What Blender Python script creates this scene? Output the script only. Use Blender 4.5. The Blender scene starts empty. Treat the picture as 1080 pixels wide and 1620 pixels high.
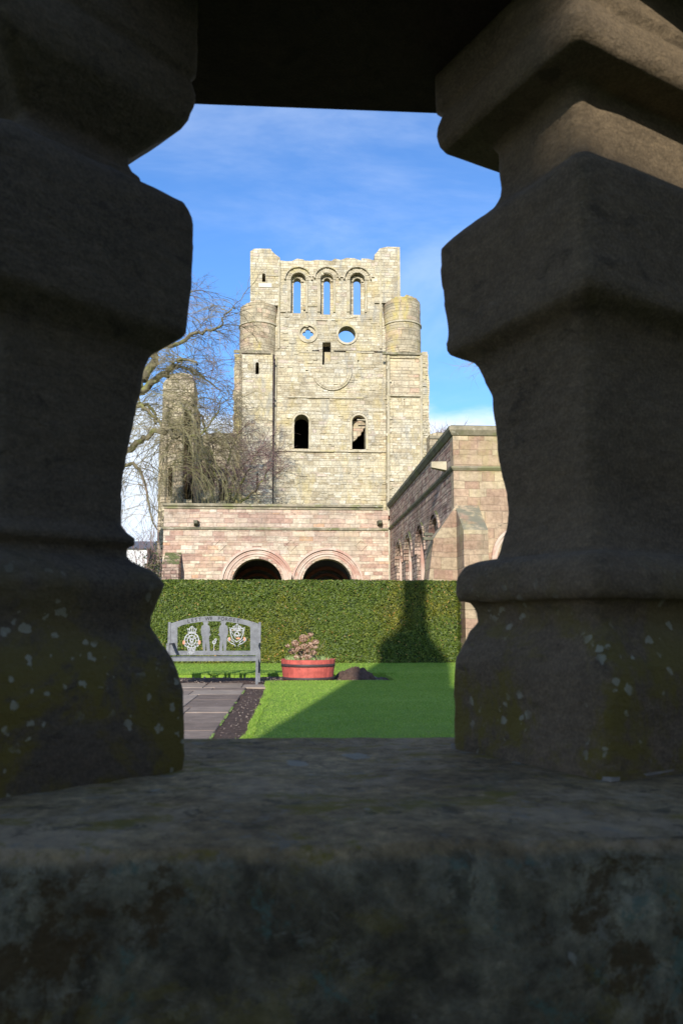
import bpy, bmesh, math, random
import numpy as np
from mathutils import Vector, noise
S = bpy.context.scene
# ------------------------------------------------------------------ camera, world, sun, exposure
FPX = 1260.0; PITCH = math.radians(7.86); YAW = math.atan(76/1260); CZ = 1.05
AZ = math.radians(10.8); EL = math.radians(22)          # light travels towards +x a little, +y, down
cam = bpy.data.cameras.new('camera'); co = bpy.data.objects.new('camera', cam); S.collection.objects.link(co)
co.location = (0, 0, CZ); co.rotation_euler = (math.pi/2+PITCH, 0, -YAW)
cam.sensor_fit = 'VERTICAL'; cam.sensor_height = 23.5; cam.sensor_width = 15.667; cam.lens = FPX/1620*23.5
cam.clip_start = .02; cam.clip_end = 6000
cam.dof.use_dof = True; cam.dof.focus_distance = 22; cam.dof.aperture_fstop = 13
S.camera = co
S.view_settings.view_transform = 'Standard'; S.view_settings.look = 'None'; S.view_settings.gamma = 1
S.view_settings.exposure = 0.4
W = bpy.data.worlds.new('World'); S.world = W; W.use_nodes = True
nt = W.node_tree; nt.nodes.clear()
def wn(t, **k):
    n = nt.nodes.new(t)
    for a, b in k.items(): setattr(n, a, b)
    return n
out = wn('ShaderNodeOutputWorld'); bg = wn('ShaderNodeBackground'); sky = wn('ShaderNodeTexSky')
sky.sky_type = 'NISHITA'; sky.sun_disc = False; sky.sun_elevation = EL; sky.sun_rotation = math.pi+AZ
sky.altitude = 0; sky.air_density = 1.0; sky.dust_density = 0.3; sky.ozone_density = 2.2
tc = wn('ShaderNodeTexCoord'); sep = wn('ShaderNodeSeparateXYZ'); nt.links.new(tc.outputs['Generated'], sep.inputs[0])
mp = wn('ShaderNodeMapping'); mp.inputs['Scale'].default_value = (1.0, 1.0, 2.6); mp.inputs['Location'].default_value = (.35, 0, .1)
nt.links.new(tc.outputs['Generated'], mp.inputs[0])
n1 = wn('ShaderNodeTexNoise'); n1.inputs['Scale'].default_value = 3.4; n1.inputs['Detail'].default_value = 8; n1.inputs['Roughness'].default_value = .58
nt.links.new(mp.outputs[0], n1.inputs['Vector'])
mp2 = wn('ShaderNodeMapping'); mp2.inputs['Scale'].default_value = (1.0, 1.0, 3.0); mp2.inputs['Rotation'].default_value = (0, .35, 0); mp2.inputs['Location'].default_value = (2.1, 0, .7)
nt.links.new(tc.outputs['Generated'], mp2.inputs[0])
n2 = wn('ShaderNodeTexNoise'); n2.inputs['Scale'].default_value = 1.9; n2.inputs['Detail'].default_value = 6; n2.inputs['Roughness'].default_value = .62; n2.inputs['Distortion'].default_value = .5
nt.links.new(mp2.outputs[0], n2.inputs['Vector'])
def wmath(op, a, b=None, c=None, clamp=False):
    n = wn('ShaderNodeMath', operation=op); n.use_clamp = clamp
    for i, v in enumerate((a, b, c)):
        if v is None: continue
        if isinstance(v, (int, float)): n.inputs[i].default_value = v
        else: nt.links.new(v, n.inputs[i])
    return n.outputs[0]
def wrange(v, a, b, c, d, smooth=True):
    n = wn('ShaderNodeMapRange'); n.interpolation_type = 'SMOOTHSTEP' if smooth else 'LINEAR'
    nt.links.new(v, n.inputs[0])
    for i, x in enumerate((a, b, c, d)): n.inputs[i+1].default_value = x
    return n.outputs[0]
low = wrange(sep.outputs[2], .13, .38, .20, -.06)          # more cloud near the horizon
cum = wrange(wmath('ADD', n1.outputs[0], low), .60, .72, 0, 1)
wisp = wrange(n2.outputs[0], .38, .74, 0, .29)
hz = wrange(wmath('ADD', sep.outputs[2], wmath('MULTIPLY', wmath('SUBTRACT', n1.outputs[0], .5), -.12)), .250, .285, .96, 0)
cov = wmath('MAXIMUM', wmath('MAXIMUM', cum, wisp), hz)
tint = wn('ShaderNodeMixRGB', blend_type='MULTIPLY'); tint.inputs[0].default_value = 1
nt.links.new(sky.outputs[0], tint.inputs[1]); tint.inputs[2].default_value = (.76, 1.14, 1.6, 1)
mx = wn('ShaderNodeMixRGB'); nt.links.new(cov, mx.inputs[0]); nt.links.new(tint.outputs[0], mx.inputs[1]); mx.inputs[2].default_value = (6.6, 7.4, 8.6, 1)
nt.links.new(mx.outputs[0], bg.inputs[0]); bg.inputs[1].default_value = .12
nt.links.new(bg.outputs[0], out.inputs[0])
sl = bpy.data.lights.new('sun', 'SUN'); so = bpy.data.objects.new('sun', sl); S.collection.objects.link(so)
SD = Vector((math.sin(AZ)*math.cos(EL), math.cos(AZ)*math.cos(EL), -math.sin(EL)))
so.rotation_euler = SD.to_track_quat('-Z', 'Y').to_euler(); so.location = (0, -20, 30)
sl.energy = 4.6; sl.angle = math.radians(.42); sl.color = (1, .955, .875)

# ------------------------------------------------------------------ measuring helpers (photo pixel -> metres at a known depth)
def ray(px, py):
    u = (px-540)/FPX; v = (810-py)/FPX
    D = math.cos(PITCH)-v*math.sin(PITCH); Z = math.sin(PITCH)+v*math.cos(PITCH)
    return (u*math.cos(YAW)+D*math.sin(YAW), -u*math.sin(YAW)+D*math.cos(YAW), Z)
def at(px, py, Y):
    r = ray(px, py); k = Y/r[1]; return (r[0]*k, CZ+r[2]*k)
def gp(px, py, z):
    r = ray(px, py); k = (z-CZ)/r[2]; return (r[0]*k, r[1]*k)

# ------------------------------------------------------------------ object helpers
C = S.collection
def tag(o, label=None, cat=None, group=None, kind=None):
    if label: o['label'] = label
    if cat: o['category'] = cat
    if group: o['group'] = group
    if kind: o['kind'] = kind
    return o
def thing(name, label, cat, loc=(0, 0, 0), group=None):
    o = bpy.data.objects.new(name, None); C.objects.link(o); o.location = loc; o.empty_display_size = .2
    return tag(o, label, cat, group)
def obj(name, vf, mat, parent=None, smooth=False, colors=None):
    v, f = vf
    me = bpy.data.meshes.new(name); me.from_pydata([tuple(p) for p in v], [], f); me.update()
    if smooth: me.polygons.foreach_set('use_smooth', [True]*len(me.polygons))
    if colors is not None:
        at_ = me.attributes.new('tone', 'FLOAT', 'FACE'); at_.data.foreach_set('value', colors)
    if mat: me.materials.append(mat)
    o = bpy.data.objects.new(name, me); C.objects.link(o)
    if parent:
        o.parent = parent; o.matrix_parent_inverse.identity()
        me.transform(__import__('mathutils').Matrix.Translation(-wloc(parent)))
    return o
def wloc(p):
    l = Vector(p.location)
    while p.parent: p = p.parent; l += p.location
    return l
def based(name, vf, mat, base, **k):                       # a thing that is one mesh, origin at its base
    o = obj(name, vf, mat, **k); o.data.transform(__import__('mathutils').Matrix.Translation(-Vector(base))); o.location = base
    return o
class MB:
    def __init__(s): s.v = []; s.f = []
    def add(s, vf):
        n = len(s.v); s.v += [tuple(p) for p in vf[0]]; s.f += [tuple(i+n for i in q) for q in vf[1]]; return s
    def box(s, x0, x1, y0, y1, z0, z1):
        s.add(([(x0,y0,z0),(x1,y0,z0),(x1,y1,z0),(x0,y1,z0),(x0,y0,z1),(x1,y0,z1),(x1,y1,z1),(x0,y1,z1)],
               [(0,3,2,1),(4,5,6,7),(0,1,5,4),(1,2,6,5),(2,3,7,6),(3,0,4,7)])); return s
    def prism(s, a, b):                                    # two matching loops
        n = len(a); s.add((list(a)+list(b), [tuple(range(n))[::-1], tuple(range(n, 2*n))]+[(i, (i+1)%n, n+(i+1)%n, n+i) for i in range(n)])); return s
    def tube(s, pts, r0, r1, k=5, cap=True):
        pts = [Vector(p) for p in pts]; n = len(pts); base = len(s.v)
        for i, p in enumerate(pts):
            d = (pts[min(i+1, n-1)]-pts[max(i-1, 0)]).normalized()
            a = d.cross(Vector((0, 0, 1)) if abs(d.z) < .9 else Vector((1, 0, 0))).normalized(); b = d.cross(a)
            r = r0+(r1-r0)*i/(n-1)
            for j in range(k):
                t = 2*math.pi*j/k; s.v.append(tuple(p+a*r*math.cos(t)+b*r*math.sin(t)))
        for i in range(n-1):
            for j in range(k):
                s.f.append((base+i*k+j, base+i*k+(j+1)%k, base+(i+1)*k+(j+1)%k, base+(i+1)*k+j))
        if cap and k > 3: s.f.append(tuple(base+j for j in range(k))[::-1]); s.f.append(tuple(base+(n-1)*k+j for j in range(k)))
        return s
    @property
    def vf(s): return (s.v, s.f)
def plate(outline, holes, y0, y1, axis='y'):
    """flat shape (h,z) with holes, given thickness y0..y1; axis 'y' faces +-y, axis 'x' lies along y"""
    cu = bpy.data.curves.new('tmp', 'CURVE'); cu.dimensions = '2D'; cu.fill_mode = 'BOTH'; cu.extrude = abs(y1-y0)/2
    for L in [outline]+list(holes):
        sp = cu.splines.new('POLY'); sp.points.add(len(L)-1)
        for p, q in zip(sp.points, L): p.co = (q[0], q[1], 0, 1)
        sp.use_cyclic_u = True
    o = bpy.data.objects.new('tmp', cu); C.objects.link(o)
    me = bpy.data.meshes.new_from_object(o.evaluated_get(bpy.context.evaluated_depsgraph_get()))
    m = (y0+y1)/2
    if axis == 'y': v = [(p.co.x, m-p.co.z, p.co.y) for p in me.vertices]
    else: v = [(m+p.co.z, p.co.x, p.co.y) for p in me.vertices]
    f = [tuple(p.vertices) for p in me.polygons]
    bpy.data.objects.remove(o); bpy.data.curves.remove(cu); bpy.data.meshes.remove(me)
    return v, f
def arch(cx, w, z0, zt, n=14, pointed=0):                  # round-headed opening, half-width w, top zt, bottom z0
    zs = zt-w
    L = [(cx-w, z0), (cx+w, z0)]
    L += [(cx+w*math.cos(math.pi*i/n), zs+w*math.sin(math.pi*i/n)) for i in range(n+1)]
    return L
def band(cx, zs, r0, r1, leg=0, a0=0, a1=math.pi, n=24):   # an arch moulding outline with straight legs
    o = [(cx+r1*math.cos(a0+(a1-a0)*i/n), zs+r1*math.sin(a0+(a1-a0)*i/n)) for i in range(n+1)]
    i_ = [(cx+r0*math.cos(a0+(a1-a0)*i/n), zs+r0*math.sin(a0+(a1-a0)*i/n)) for i in range(n+1)][::-1]
    if leg: o = [(cx+r1, zs-leg)]+o+[(cx-r1, zs-leg)]; i_ = [(cx-r0, zs-leg)]+i_+[(cx+r0, zs-leg)]
    return o+i_
def circ(cx, cz, r, n=28, rz=None): return [(cx+r*math.cos(2*math.pi*i/n), cz+(rz or r)*math.sin(2*math.pi*i/n)) for i in range(n)]
R = random.Random(7)
def ragged(pts, step, amp, rnd=R):                         # break the straight runs of a ruined edge
    o = []
    for a, b in zip(pts[:-1], pts[1:]):
        L = math.hypot(b[0]-a[0], b[1]-a[1]); n = max(1, int(L/step))
        for i in range(n):
            t = i/n; j = rnd.uniform(-amp, amp) if 0 < i else rnd.uniform(-amp, amp)*.4
            o.append((a[0]+(b[0]-a[0])*t, a[1]+(b[1]-a[1])*t+j))
            if 0 < i < n-1: o.append((a[0]+(b[0]-a[0])*(t+.92/n), a[1]+(b[1]-a[1])*(t+.92/n)+j*.7))
    o.append(pts[-1]); return o

# ------------------------------------------------------------------ materials
class NT:
    def __init__(s, name):
        s.m = bpy.data.materials.new(name); s.m.use_nodes = True; s.t = s.m.node_tree; s.t.nodes.clear()
        s.out = s.n('ShaderNodeOutputMaterial'); s.b = s.n('ShaderNodeBsdfPrincipled'); s.l(s.b.outputs[0], s.out.inputs[0])
        s.g = s.n('ShaderNodeNewGeometry'); s.pos = s.g.outputs['Position']; s.nor = s.g.outputs['Normal']
        s.b.inputs['Roughness'].default_value = .9; s.b.inputs['Specular IOR Level'].default_value = .25
    def n(s, t, **k):
        n = s.t.nodes.new(t)
        for a, b in k.items(): setattr(n, a, b)
        return n
    def l(s, a, b): s.t.links.new(a, b)
    def put(s, i, v):
        if isinstance(v, (int, float)): i.default_value = v
        elif isinstance(v, tuple): i.default_value = (*v, 1) if len(v) == 3 and i.type == 'RGBA' else v
        else: s.l(v, i)
    def M(s, op, a, b=0, c=0, clamp=False):
        n = s.n('ShaderNodeMath', operation=op); n.use_clamp = clamp
        for i, v in enumerate((a, b, c)): s.put(n.inputs[i], v)
        return n.outputs[0]
    def noise(s, sc, det=4, ro=.55, vec=None, dist=0, dim='3D'):
        n = s.n('ShaderNodeTexNoise', noise_dimensions=dim); n.inputs['Scale'].default_value = sc; n.inputs['Detail'].default_value = det
        n.inputs['Roughness'].default_value = ro; n.inputs['Distortion'].default_value = dist
        if dim == '1D': s.put(n.inputs['W'], vec)
        else: s.l(vec or s.pos, n.inputs['Vector'])
        return n.outputs[0]
    def vmul(s, v, sc):
        n = s.n('ShaderNodeMapping'); n.inputs['Scale'].default_value = sc; s.l(v, n.inputs[0]); return n.outputs[0]
    def rng(s, v, a, b, c=0, d=1, smooth=True):
        n = s.n('ShaderNodeMapRange'); n.interpolation_type = 'SMOOTHSTEP' if smooth else 'LINEAR'
        for i, x in enumerate((v, a, b, c, d)): s.put(n.inputs[i], x)
        return n.outputs[0]
    def mix(s, f, a, b, mode='MIX'):
        n = s.n('ShaderNodeMixRGB', blend_type=mode)
        for i, x in enumerate((f, a, b)): s.put(n.inputs[i], x)
        return n.outputs[0]
    def ramp(s, f, stops, interp='LINEAR'):
        n = s.n('ShaderNodeValToRGB'); n.color_ramp.interpolation = interp; e = n.color_ramp.elements
        while len(e) < len(stops): e.new(.5)
        for x, (p, c) in zip(e, stops): x.position = p; x.color = (*c, 1)
        s.put(n.inputs[0], f); return n.outputs[0]
    def bump(s, h, st, dist=.02):
        n = s.n('ShaderNodeBump'); n.inputs['Strength'].default_value = st; n.inputs['Distance'].default_value = dist
        s.put(n.inputs['Height'], h); s.l(n.outputs[0], s.b.inputs['Normal'])
    def col(s, c): s.put(s.b.inputs['Base Color'], c)
def masonry(name, stops, h=.26, w=.5, mort=.016, mcol=(.12, .1, .08), stain=(.22, .2, .09), stain_amt=.5, dark=(.13, .12, .1), dark_amt=.5, rough=.8, moss=(.12, .13, .05), contrast=.35, joint=.6, gaps=.8):
    s = NT(name); sx = s.n('ShaderNodeSeparateXYZ'); s.l(s.pos, sx.inputs[0])
    sn = s.n('ShaderNodeSeparateXYZ'); s.l(s.nor, sn.inputs[0])
    u = s.M('ADD', sx.outputs[0], sx.outputs[1])
    wob = s.noise(1.3, 2)
    z = s.M('ADD', sx.outputs[2], s.M('MULTIPLY', s.M('SUBTRACT', wob, .5), .10))
    z = s.M('ADD', z, s.M('MULTIPLY', s.noise(.9/h*.5, 2, .6, z, dim='1D'), h*1.9))
    zr = s.M('DIVIDE', z, h); row = s.M('FLOOR', zr); fz = s.M('FRACT', zr)
    w1 = s.n('ShaderNodeTexWhiteNoise', noise_dimensions='1D'); s.l(row, w1.inputs['W'])
    wr = s.M('MULTIPLY', s.M('ADD', s.M('MULTIPLY', w1.outputs[0], .9), .6), w)
    x = s.M('ADD', s.M('DIVIDE', u, wr), s.M('MULTIPLY', w1.outputs[0], 37.0))
    x = s.M('ADD', x, s.M('MULTIPLY', s.noise(.8, 1, .5, s.M('ADD', x, s.M('MULTIPLY', row, 11.3)), dim='1D'), .9))
    cl = s.M('FLOOR', x); fx = s.M('FRACT', x)
    cb = s.n('ShaderNodeCombineXYZ'); s.l(cl, cb.inputs[0]); s.l(row, cb.inputs[1])
    w2 = s.n('ShaderNodeTexWhiteNoise', noise_dimensions='2D'); s.l(cb.outputs[0], w2.inputs['Vector'])
    dx = s.M('MULTIPLY', s.M('MINIMUM', fx, s.M('SUBTRACT', 1.0, fx)), wr)
    dz = s.M('MULTIPLY', s.M('MINIMUM', fz, s.M('SUBTRACT', 1.0, fz)), h)
    fine = s.noise(9, 6, .65)
    d = s.M('SUBTRACT', s.M('MINIMUM', dx, dz), s.M('MULTIPLY', s.M('SUBTRACT', fine, .5), mort*1.6))
    stone = s.rng(d, mort*.4, mort*1.5)
    c = s.ramp(w2.outputs[0], stops)
    patch = s.ramp(s.noise(.55, 5, .6), [(.3, (.74, .72, .70)), (.5, (1, 1, 1)), (.7, (1.16, 1.12, 1.02))])
    c = s.mix(1.0, c, patch, 'MULTIPLY'); c = s.mix(.6, c, s.ramp(s.noise(2.3, 6, .7, s.vmul(s.pos, (1, 1, 1.6))), [(.32, (.66, .62, .56)), (.5, (1, 1, 1)), (.68, (1.3, 1.3, 1.3))]), 'MULTIPLY')
    c = s.mix(contrast, c, s.ramp(fine, [(.25, (.3, .28, .25)), (.75, (1.7, 1.7, 1.65))]), 'MULTIPLY')
    # joints: present in part, pointed over in places
    jm = s.M('MULTIPLY', s.M('SUBTRACT', 1.0, stone), s.rng(s.noise(1.7, 3), .36, .6, .25, 1))
    c = s.mix(s.M('MULTIPLY', jm, joint), c, mcol)
    gp_ = s.M('MULTIPLY', s.rng(s.noise(1.0, 5, .7, s.vmul(s.pos, (1.6, 1.6, 7.0)), .3), .62, .70), s.M('MULTIPLY', gaps, s.rng(d, mort*2, mort*5, 1, 0)))
    c = s.mix(gp_, c, (.10, .085, .06))
    st = s.M('MULTIPLY', s.rng(s.noise(.75, 7, .62, s.vmul(s.pos, (1, 1, .55)), .4), .50, .68), stain_amt)
    c = s.mix(st, c, stain)
    dk = s.M('MULTIPLY', s.rng(s.noise(1.1, 8, .68, s.vmul(s.pos, (1.3, 1.3, .35))), .52, .68), dark_amt)
    c = s.mix(dk, c, dark)
    mo = s.M('MULTIPLY', s.rng(sn.outputs[2], .35, .8), s.rng(s.noise(3, 5), .3, .55))
    c = s.mix(mo, c, moss)
    s.col(c)
    hgt = s.M('ADD', s.M('MULTIPLY', stone, .6), s.M('ADD', s.M('MULTIPLY', w2.outputs[0], .35), s.M('MULTIPLY', s.noise(14, 6, .7), .55)))
    s.bump(hgt, rough, .05)
    return s.m
def rockm(name, a, b, sc=3, spots=None, bumpd=.02, bst=.6, rough=.92):
    s = NT(name); n = s.noise(sc, 8, .62)
    c = s.ramp(n, [(.3, a), (.7, b)])
    if spots:
        for (col_, scl, lo, hi, amt) in spots:
            c = s.mix(s.M('MULTIPLY', s.rng(s.noise(scl, 6, .6, None, .3), lo, hi), amt), c, col_)
    s.col(c); s.b.inputs['Roughness'].default_value = rough
    s.bump(s.noise(sc*6, 8, .7), bst, bumpd); return s.m
M = {}
CREAM = [(0, (.35, .295, .20)), (.18, (.44, .38, .265)), (.4, (.50, .445, .33)), (.6, (.46, .405, .29)), (.78, (.56, .515, .415)), (.92, (.41, .34, .22)), (1, (.48, .40, .33))]
M['tower'] = masonry('tower_stone', CREAM, .21, .46, .015, (.21, .18, .13), (.46, .37, .17), .6, (.30, .28, .23), .75, contrast=.5, joint=.42, gaps=.9)
M['tower_round'] = masonry('weathered_turret_stone', [(0, (.32, .27, .18)), (.4, (.45, .385, .27)), (.75, (.40, .33, .22)), (.93, (.46, .34, .24)), (1, (.48, .39, .28))], .24, .5, .017, (.15, .12, .08), (.48, .38, .10), .7, (.2, .18, .13), .6)
M['tower_fine'] = masonry('repaired_ashlar', [(0, (.40, .33, .22)), (.5, (.50, .43, .31)), (.85, (.44, .35, .24)), (1, (.47, .33, .24))], .26, .7, .02, (.16, .13, .09), (.5, .42, .2), .25, (.25, .22, .16), .2)
M['pink'] = masonry('pink_sandstone', [(0, (.34, .215, .17)), (.2, (.43, .30, .235)), (.42, (.47, .37, .285)), (.58, (.52, .445, .345)), (.75, (.40, .275, .22)), (.9, (.56, .48, .39)), (1, (.45, .25, .15))], .155, .5, .008, (.30, .22, .17), (.50, .42, .26), .4, (.30, .245, .19), .5, rough=.7, contrast=.45)
M['pinkdark'] = masonry('rough_pink_rubble', [(0, (.22, .13, .105)), (.3, (.38, .25, .20)), (.55, (.46, .36, .28)), (.8, (.32, .22, .18)), (1, (.54, .40, .31))], .14, .32, .02, (.08, .06, .05), (.3, .26, .16), .3, (.12, .09, .08), .4, rough=1.0, contrast=.5)
M['pink2'] = masonry('brown_pink_ashlar', [(0, (.29, .185, .13)), (.3, (.37, .26, .18)), (.6, (.42, .335, .225)), (.85, (.33, .21, .15)), (1, (.47, .38, .25))], .22, .55, .009, (.20, .15, .10), (.36, .30, .13), .6, (.19, .17, .11), .55, rough=.5, moss=(.19, .175, .12), contrast=.5)
M['cope'] = rockm('lichened_coping', (.12, .11, .07), (.36, .30, .21), 2.2, [((.16, .17, .06), 1.3, .5, .62, .6), ((.5, .46, .36), 5, .6, .68, .6)])
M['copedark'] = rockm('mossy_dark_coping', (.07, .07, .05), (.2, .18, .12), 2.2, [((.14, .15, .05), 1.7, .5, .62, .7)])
M['mould'] = rockm('pale_pink_moulding', (.44, .30, .23), (.62, .51, .41), 1.6, [((.38, .18, .13), 1.1, .5, .64, .7)], .01)
M['dress'] = rockm('pale_dressed_stone', (.33, .28, .185), (.54, .47, .34), 1.9, [((.25, .21, .13), 2.3, .52, .66, .6), ((.45, .38, .15), .9, .52, .66, .5)], .03)
M['dark_in'] = rockm('interior_shade_stone', (.05, .045, .035), (.12, .1, .08), 1)  # dark colour stands in for the shade inside rooms and openings
M['ruin'] = masonry('ruin_stone', [(0, (.30, .25, .17)), (.5, (.50, .42, .30)), (.8, (.44, .35, .24)), (1, (.56, .49, .36))], .30, .5, .03, (.07, .06, .04), (.30, .27, .12), .5, (.12, .10, .07), .7, rough=1)
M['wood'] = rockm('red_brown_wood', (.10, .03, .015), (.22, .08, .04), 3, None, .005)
def mbal(name, base, lichen=True, brown=False):
    s = NT(name); sx = s.n('ShaderNodeSeparateXYZ'); s.l(s.pos, sx.inputs[0])
    n = s.noise(9, 8, .65); c = s.ramp(n, [(.25, tuple(x*.62 for x in base)), (.75, tuple(x*1.35 for x in base))])
    c = s.mix(s.rng(s.noise(420, 3, .6), .35, .7, .0, .5), c, tuple(x*1.9 for x in base))
    c = s.mix(.5, c, s.ramp(s.noise(70, 8, .72, s.vmul(s.pos, (1, 1, 2.2))), [(.28, (.45, .44, .42)), (.5, (1, 1, 1)), (.72, (1.6, 1.58, 1.5))]), 'MULTIPLY')
    c = s.mix(s.rng(s.noise(26, 7, .7, s.vmul(s.pos, (1, 1, 1.7)), .5), .56, .66, 0, .6), c, tuple(x*.45 for x in base))
    if lichen:
        g = s.M('MULTIPLY', s.rng(s.noise(15, 9, .72, None, .4), .44, .56), s.rng(sx.outputs[2], 1.12, .99, 0, .85))
        c = s.mix(g, c, (.13, .10, .015))
        vv = s.n('ShaderNodeTexVoronoi'); vv.inputs['Scale'].default_value = 115; wv = s.n('ShaderNodeVectorMath', operation='ADD'); s.l(s.pos, wv.inputs[0])
        nn = s.n('ShaderNodeTexNoise'); nn.inputs['Scale'].default_value = 130; nn.inputs['Detail'].default_value = 5; s.l(s.pos, nn.inputs['Vector'])
        vm = s.n('ShaderNodeVectorMath', operation='SCALE'); s.l(nn.outputs['Color'], vm.inputs[0]); vm.inputs['Scale'].default_value = .011
        s.l(vm.outputs[0], wv.inputs[1]); s.l(wv.outputs[0], vv.inputs['Vector']); sp = s.n('ShaderNodeSeparateXYZ'); s.l(vv.outputs['Color'], sp.inputs[0])
        rad_ = s.M('MULTIPLY', sp.outputs[1], .42); dot = s.rng(vv.outputs['Distance'], rad_, s.M('ADD', rad_, .12), 1, 0)
        g = s.M('MULTIPLY', s.M('MULTIPLY', dot, s.M('GREATER_THAN', sp.outputs[0], .45)), s.M('MULTIPLY', s.rng(s.noise(15, 4), .47, .56), s.rng(sx.outputs[2], 1.11, 1.03, 0, .62)))
        c = s.mix(g, c, (.34, .33, .24))
    s.col(c); s.bump(s.M('ADD', s.noise(160, 8, .75), s.M('MULTIPLY', s.noise(40, 6, .65, s.vmul(s.pos, (1, 1, 1.8))), 2.2)), .6, .004)
    return s.m
M['bal_r'] = mbal('sandstone_baluster', (.106, .077, .046))
M['bal_l'] = mbal('mossy_sandstone_baluster', (.074, .057, .037))
M['rail'] = mbal('shade_dark_sandstone', (.03, .018, .012), False)  # rail colour set near black to stand in for its shade
def mledge():
    s = NT('lichened_ledge'); sn = s.n('ShaderNodeSeparateXYZ'); s.l(s.nor, sn.inputs[0])
    n = s.noise(6, 8, .68)
    c = s.ramp(n, [(.30, (.20, .132, .06)), (.5, (.36, .25, .12)), (.70, (.52, .38, .20))])
    fr = s.ramp(s.noise(11, 8, .7, None, .8), [(.3, (.07, .052, .03)), (.46, (.17, .14, .088)), (.56, (.24, .21, .14)), (.7, (.36, .33, .235))])
    c = s.mix(s.rng(sn.outputs[2], .25, .8, 1, 0), c, fr)
    c = s.mix(.9, c, s.ramp(s.noise(85, 9, .74), [(.3, (.35, .34, .32)), (.48, (.9, .9, .88)), (.55, (1.15, 1.13, 1.08)), (.7, (1.9, 1.85, 1.75))]), 'MULTIPLY')
    topm = s.rng(sn.outputs[2], .2, .7)
    c = s.mix(s.M('MULTIPLY', s.rng(s.noise(10.5, 10, .72, None, .2), .51, .60), s.M('MULTIPLY', topm, .5)), c, (.56, .41, .25))
    c = s.mix(s.M('MULTIPLY', s.rng(s.noise(12, 10, .74, s.vmul(s.pos, (.9, 1.3, 1)), .2), .54, .61), s.M('MULTIPLY', topm, .8)), c, (.24, .19, .02))
    c = s.mix(s.rng(s.noise(38, 8, .72, None, .4), .55, .62, 0, .55), c, (.05, .042, .022))
    c = s.mix(s.rng(s.noise(46, 7, .68, s.vmul(s.pos, (1, 1, 1)), .5), .585, .64, 0, .55), c, (.30, .27, .20))
    c = s.mix(s.M('MULTIPLY', s.rng(s.noise(19, 10, .74, s.vmul(s.pos, (.7, 1.6, 1)), .3), .54, .62), s.rng(sn.outputs[2], .2, .7, .35, .75)), c, (.27, .20, .02))
    teal = s.M('MULTIPLY', s.rng(s.noise(16, 10, .76, None, .35), .54, .60), s.rng(sn.outputs[2], .2, .7, .75, .12))
    c = s.mix(teal, c, (.13, .20, .155))
    br = s.M('MULTIPLY', s.rng(s.noise(11, 10, .76, s.vmul(s.pos, (1, 1, 1.01)), .3), .54, .60), s.rng(sn.outputs[2], .2, .7, .8, .0))
    c = s.mix(br, c, (.085, .045, .008))
    v = s.n('ShaderNodeTexVoronoi'); v.inputs['Scale'].default_value = 24; v.inputs['Randomness'].default_value = 1
    wv = s.n('ShaderNodeVectorMath', operation='ADD'); s.l(s.pos, wv.inputs[0])
    nn = s.n('ShaderNodeTexNoise'); nn.inputs['Scale'].default_value = 22; nn.inputs['Detail'].default_value = 6; s.l(s.pos, nn.inputs['Vector'])
    vm = s.n('ShaderNodeVectorMath', operation='SCALE'); s.l(nn.outputs['Color'], vm.inputs[0]); vm.inputs['Scale'].default_value = .07
    s.l(vm.outputs[0], wv.inputs[1]); s.l(wv.outputs[0], v.inputs['Vector'])
    sp = s.n('ShaderNodeSeparateXYZ'); s.l(v.outputs['Color'], sp.inputs[0])
    blob = s.M('MULTIPLY', s.rng(v.outputs['Distance'], s.M('MULTIPLY', sp.outputs[1], .34), s.M('ADD', s.M('MULTIPLY', sp.outputs[1], .34), .05), 1, 0), s.M('GREATER_THAN', sp.outputs[0], .8))
    c = s.mix(s.M('MULTIPLY', blob, .6), c, (.46, .43, .34))
    s.col(c)
    s.bump(s.M('ADD', s.M('MULTIPLY', s.noise(110, 9, .78), 1.0), s.M('MULTIPLY', s.noise(30, 7, .7), 2.0)), 1.0, .008)
    return s.m
M['ledge'] = mledge()
def leafm(name, stops, trans=.25, rough=.6, patch=None):
    s = NT(name); a = s.n('ShaderNodeAttribute'); a.attribute_name = 'tone'
    c = s.ramp(a.outputs['Fac'], stops)
    if patch: c = s.mix(s.rng(s.noise(patch[1], 5, .6), patch[2], patch[3], 0, patch[4]), c, s.mix(1, c, patch[0], 'MULTIPLY'))
    s.col(c); s.b.inputs['Roughness'].default_value = rough
    tr = s.n('ShaderNodeBsdfTranslucent'); s.put(tr.inputs[0], c); ms = s.n('ShaderNodeMixShader'); ms.inputs[0].default_value = trans
    s.l(s.b.outputs[0], ms.inputs[1]); s.l(tr.outputs[0], ms.inputs[2]); s.l(ms.outputs[0], s.out.inputs[0])
    return s.m
M['hedge'] = leafm('yew_leaves', [(0, (.028, .048, .006)), (.4, (.070, .105, .012)), (.75, (.14, .18, .022)), (.93, (.22, .22, .035)), (1, (.30, .19, .055))], .15, .5, ((1.9, 1.15, .9), .55, .48, .66, .65))
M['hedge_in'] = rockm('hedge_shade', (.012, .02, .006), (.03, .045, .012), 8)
M['blade'] = leafm('grass_blades', [(0, (.16, .28, .035)), (.6, (.26, .41, .05)), (1, (.40, .48, .11))], .35, .6)
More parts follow.
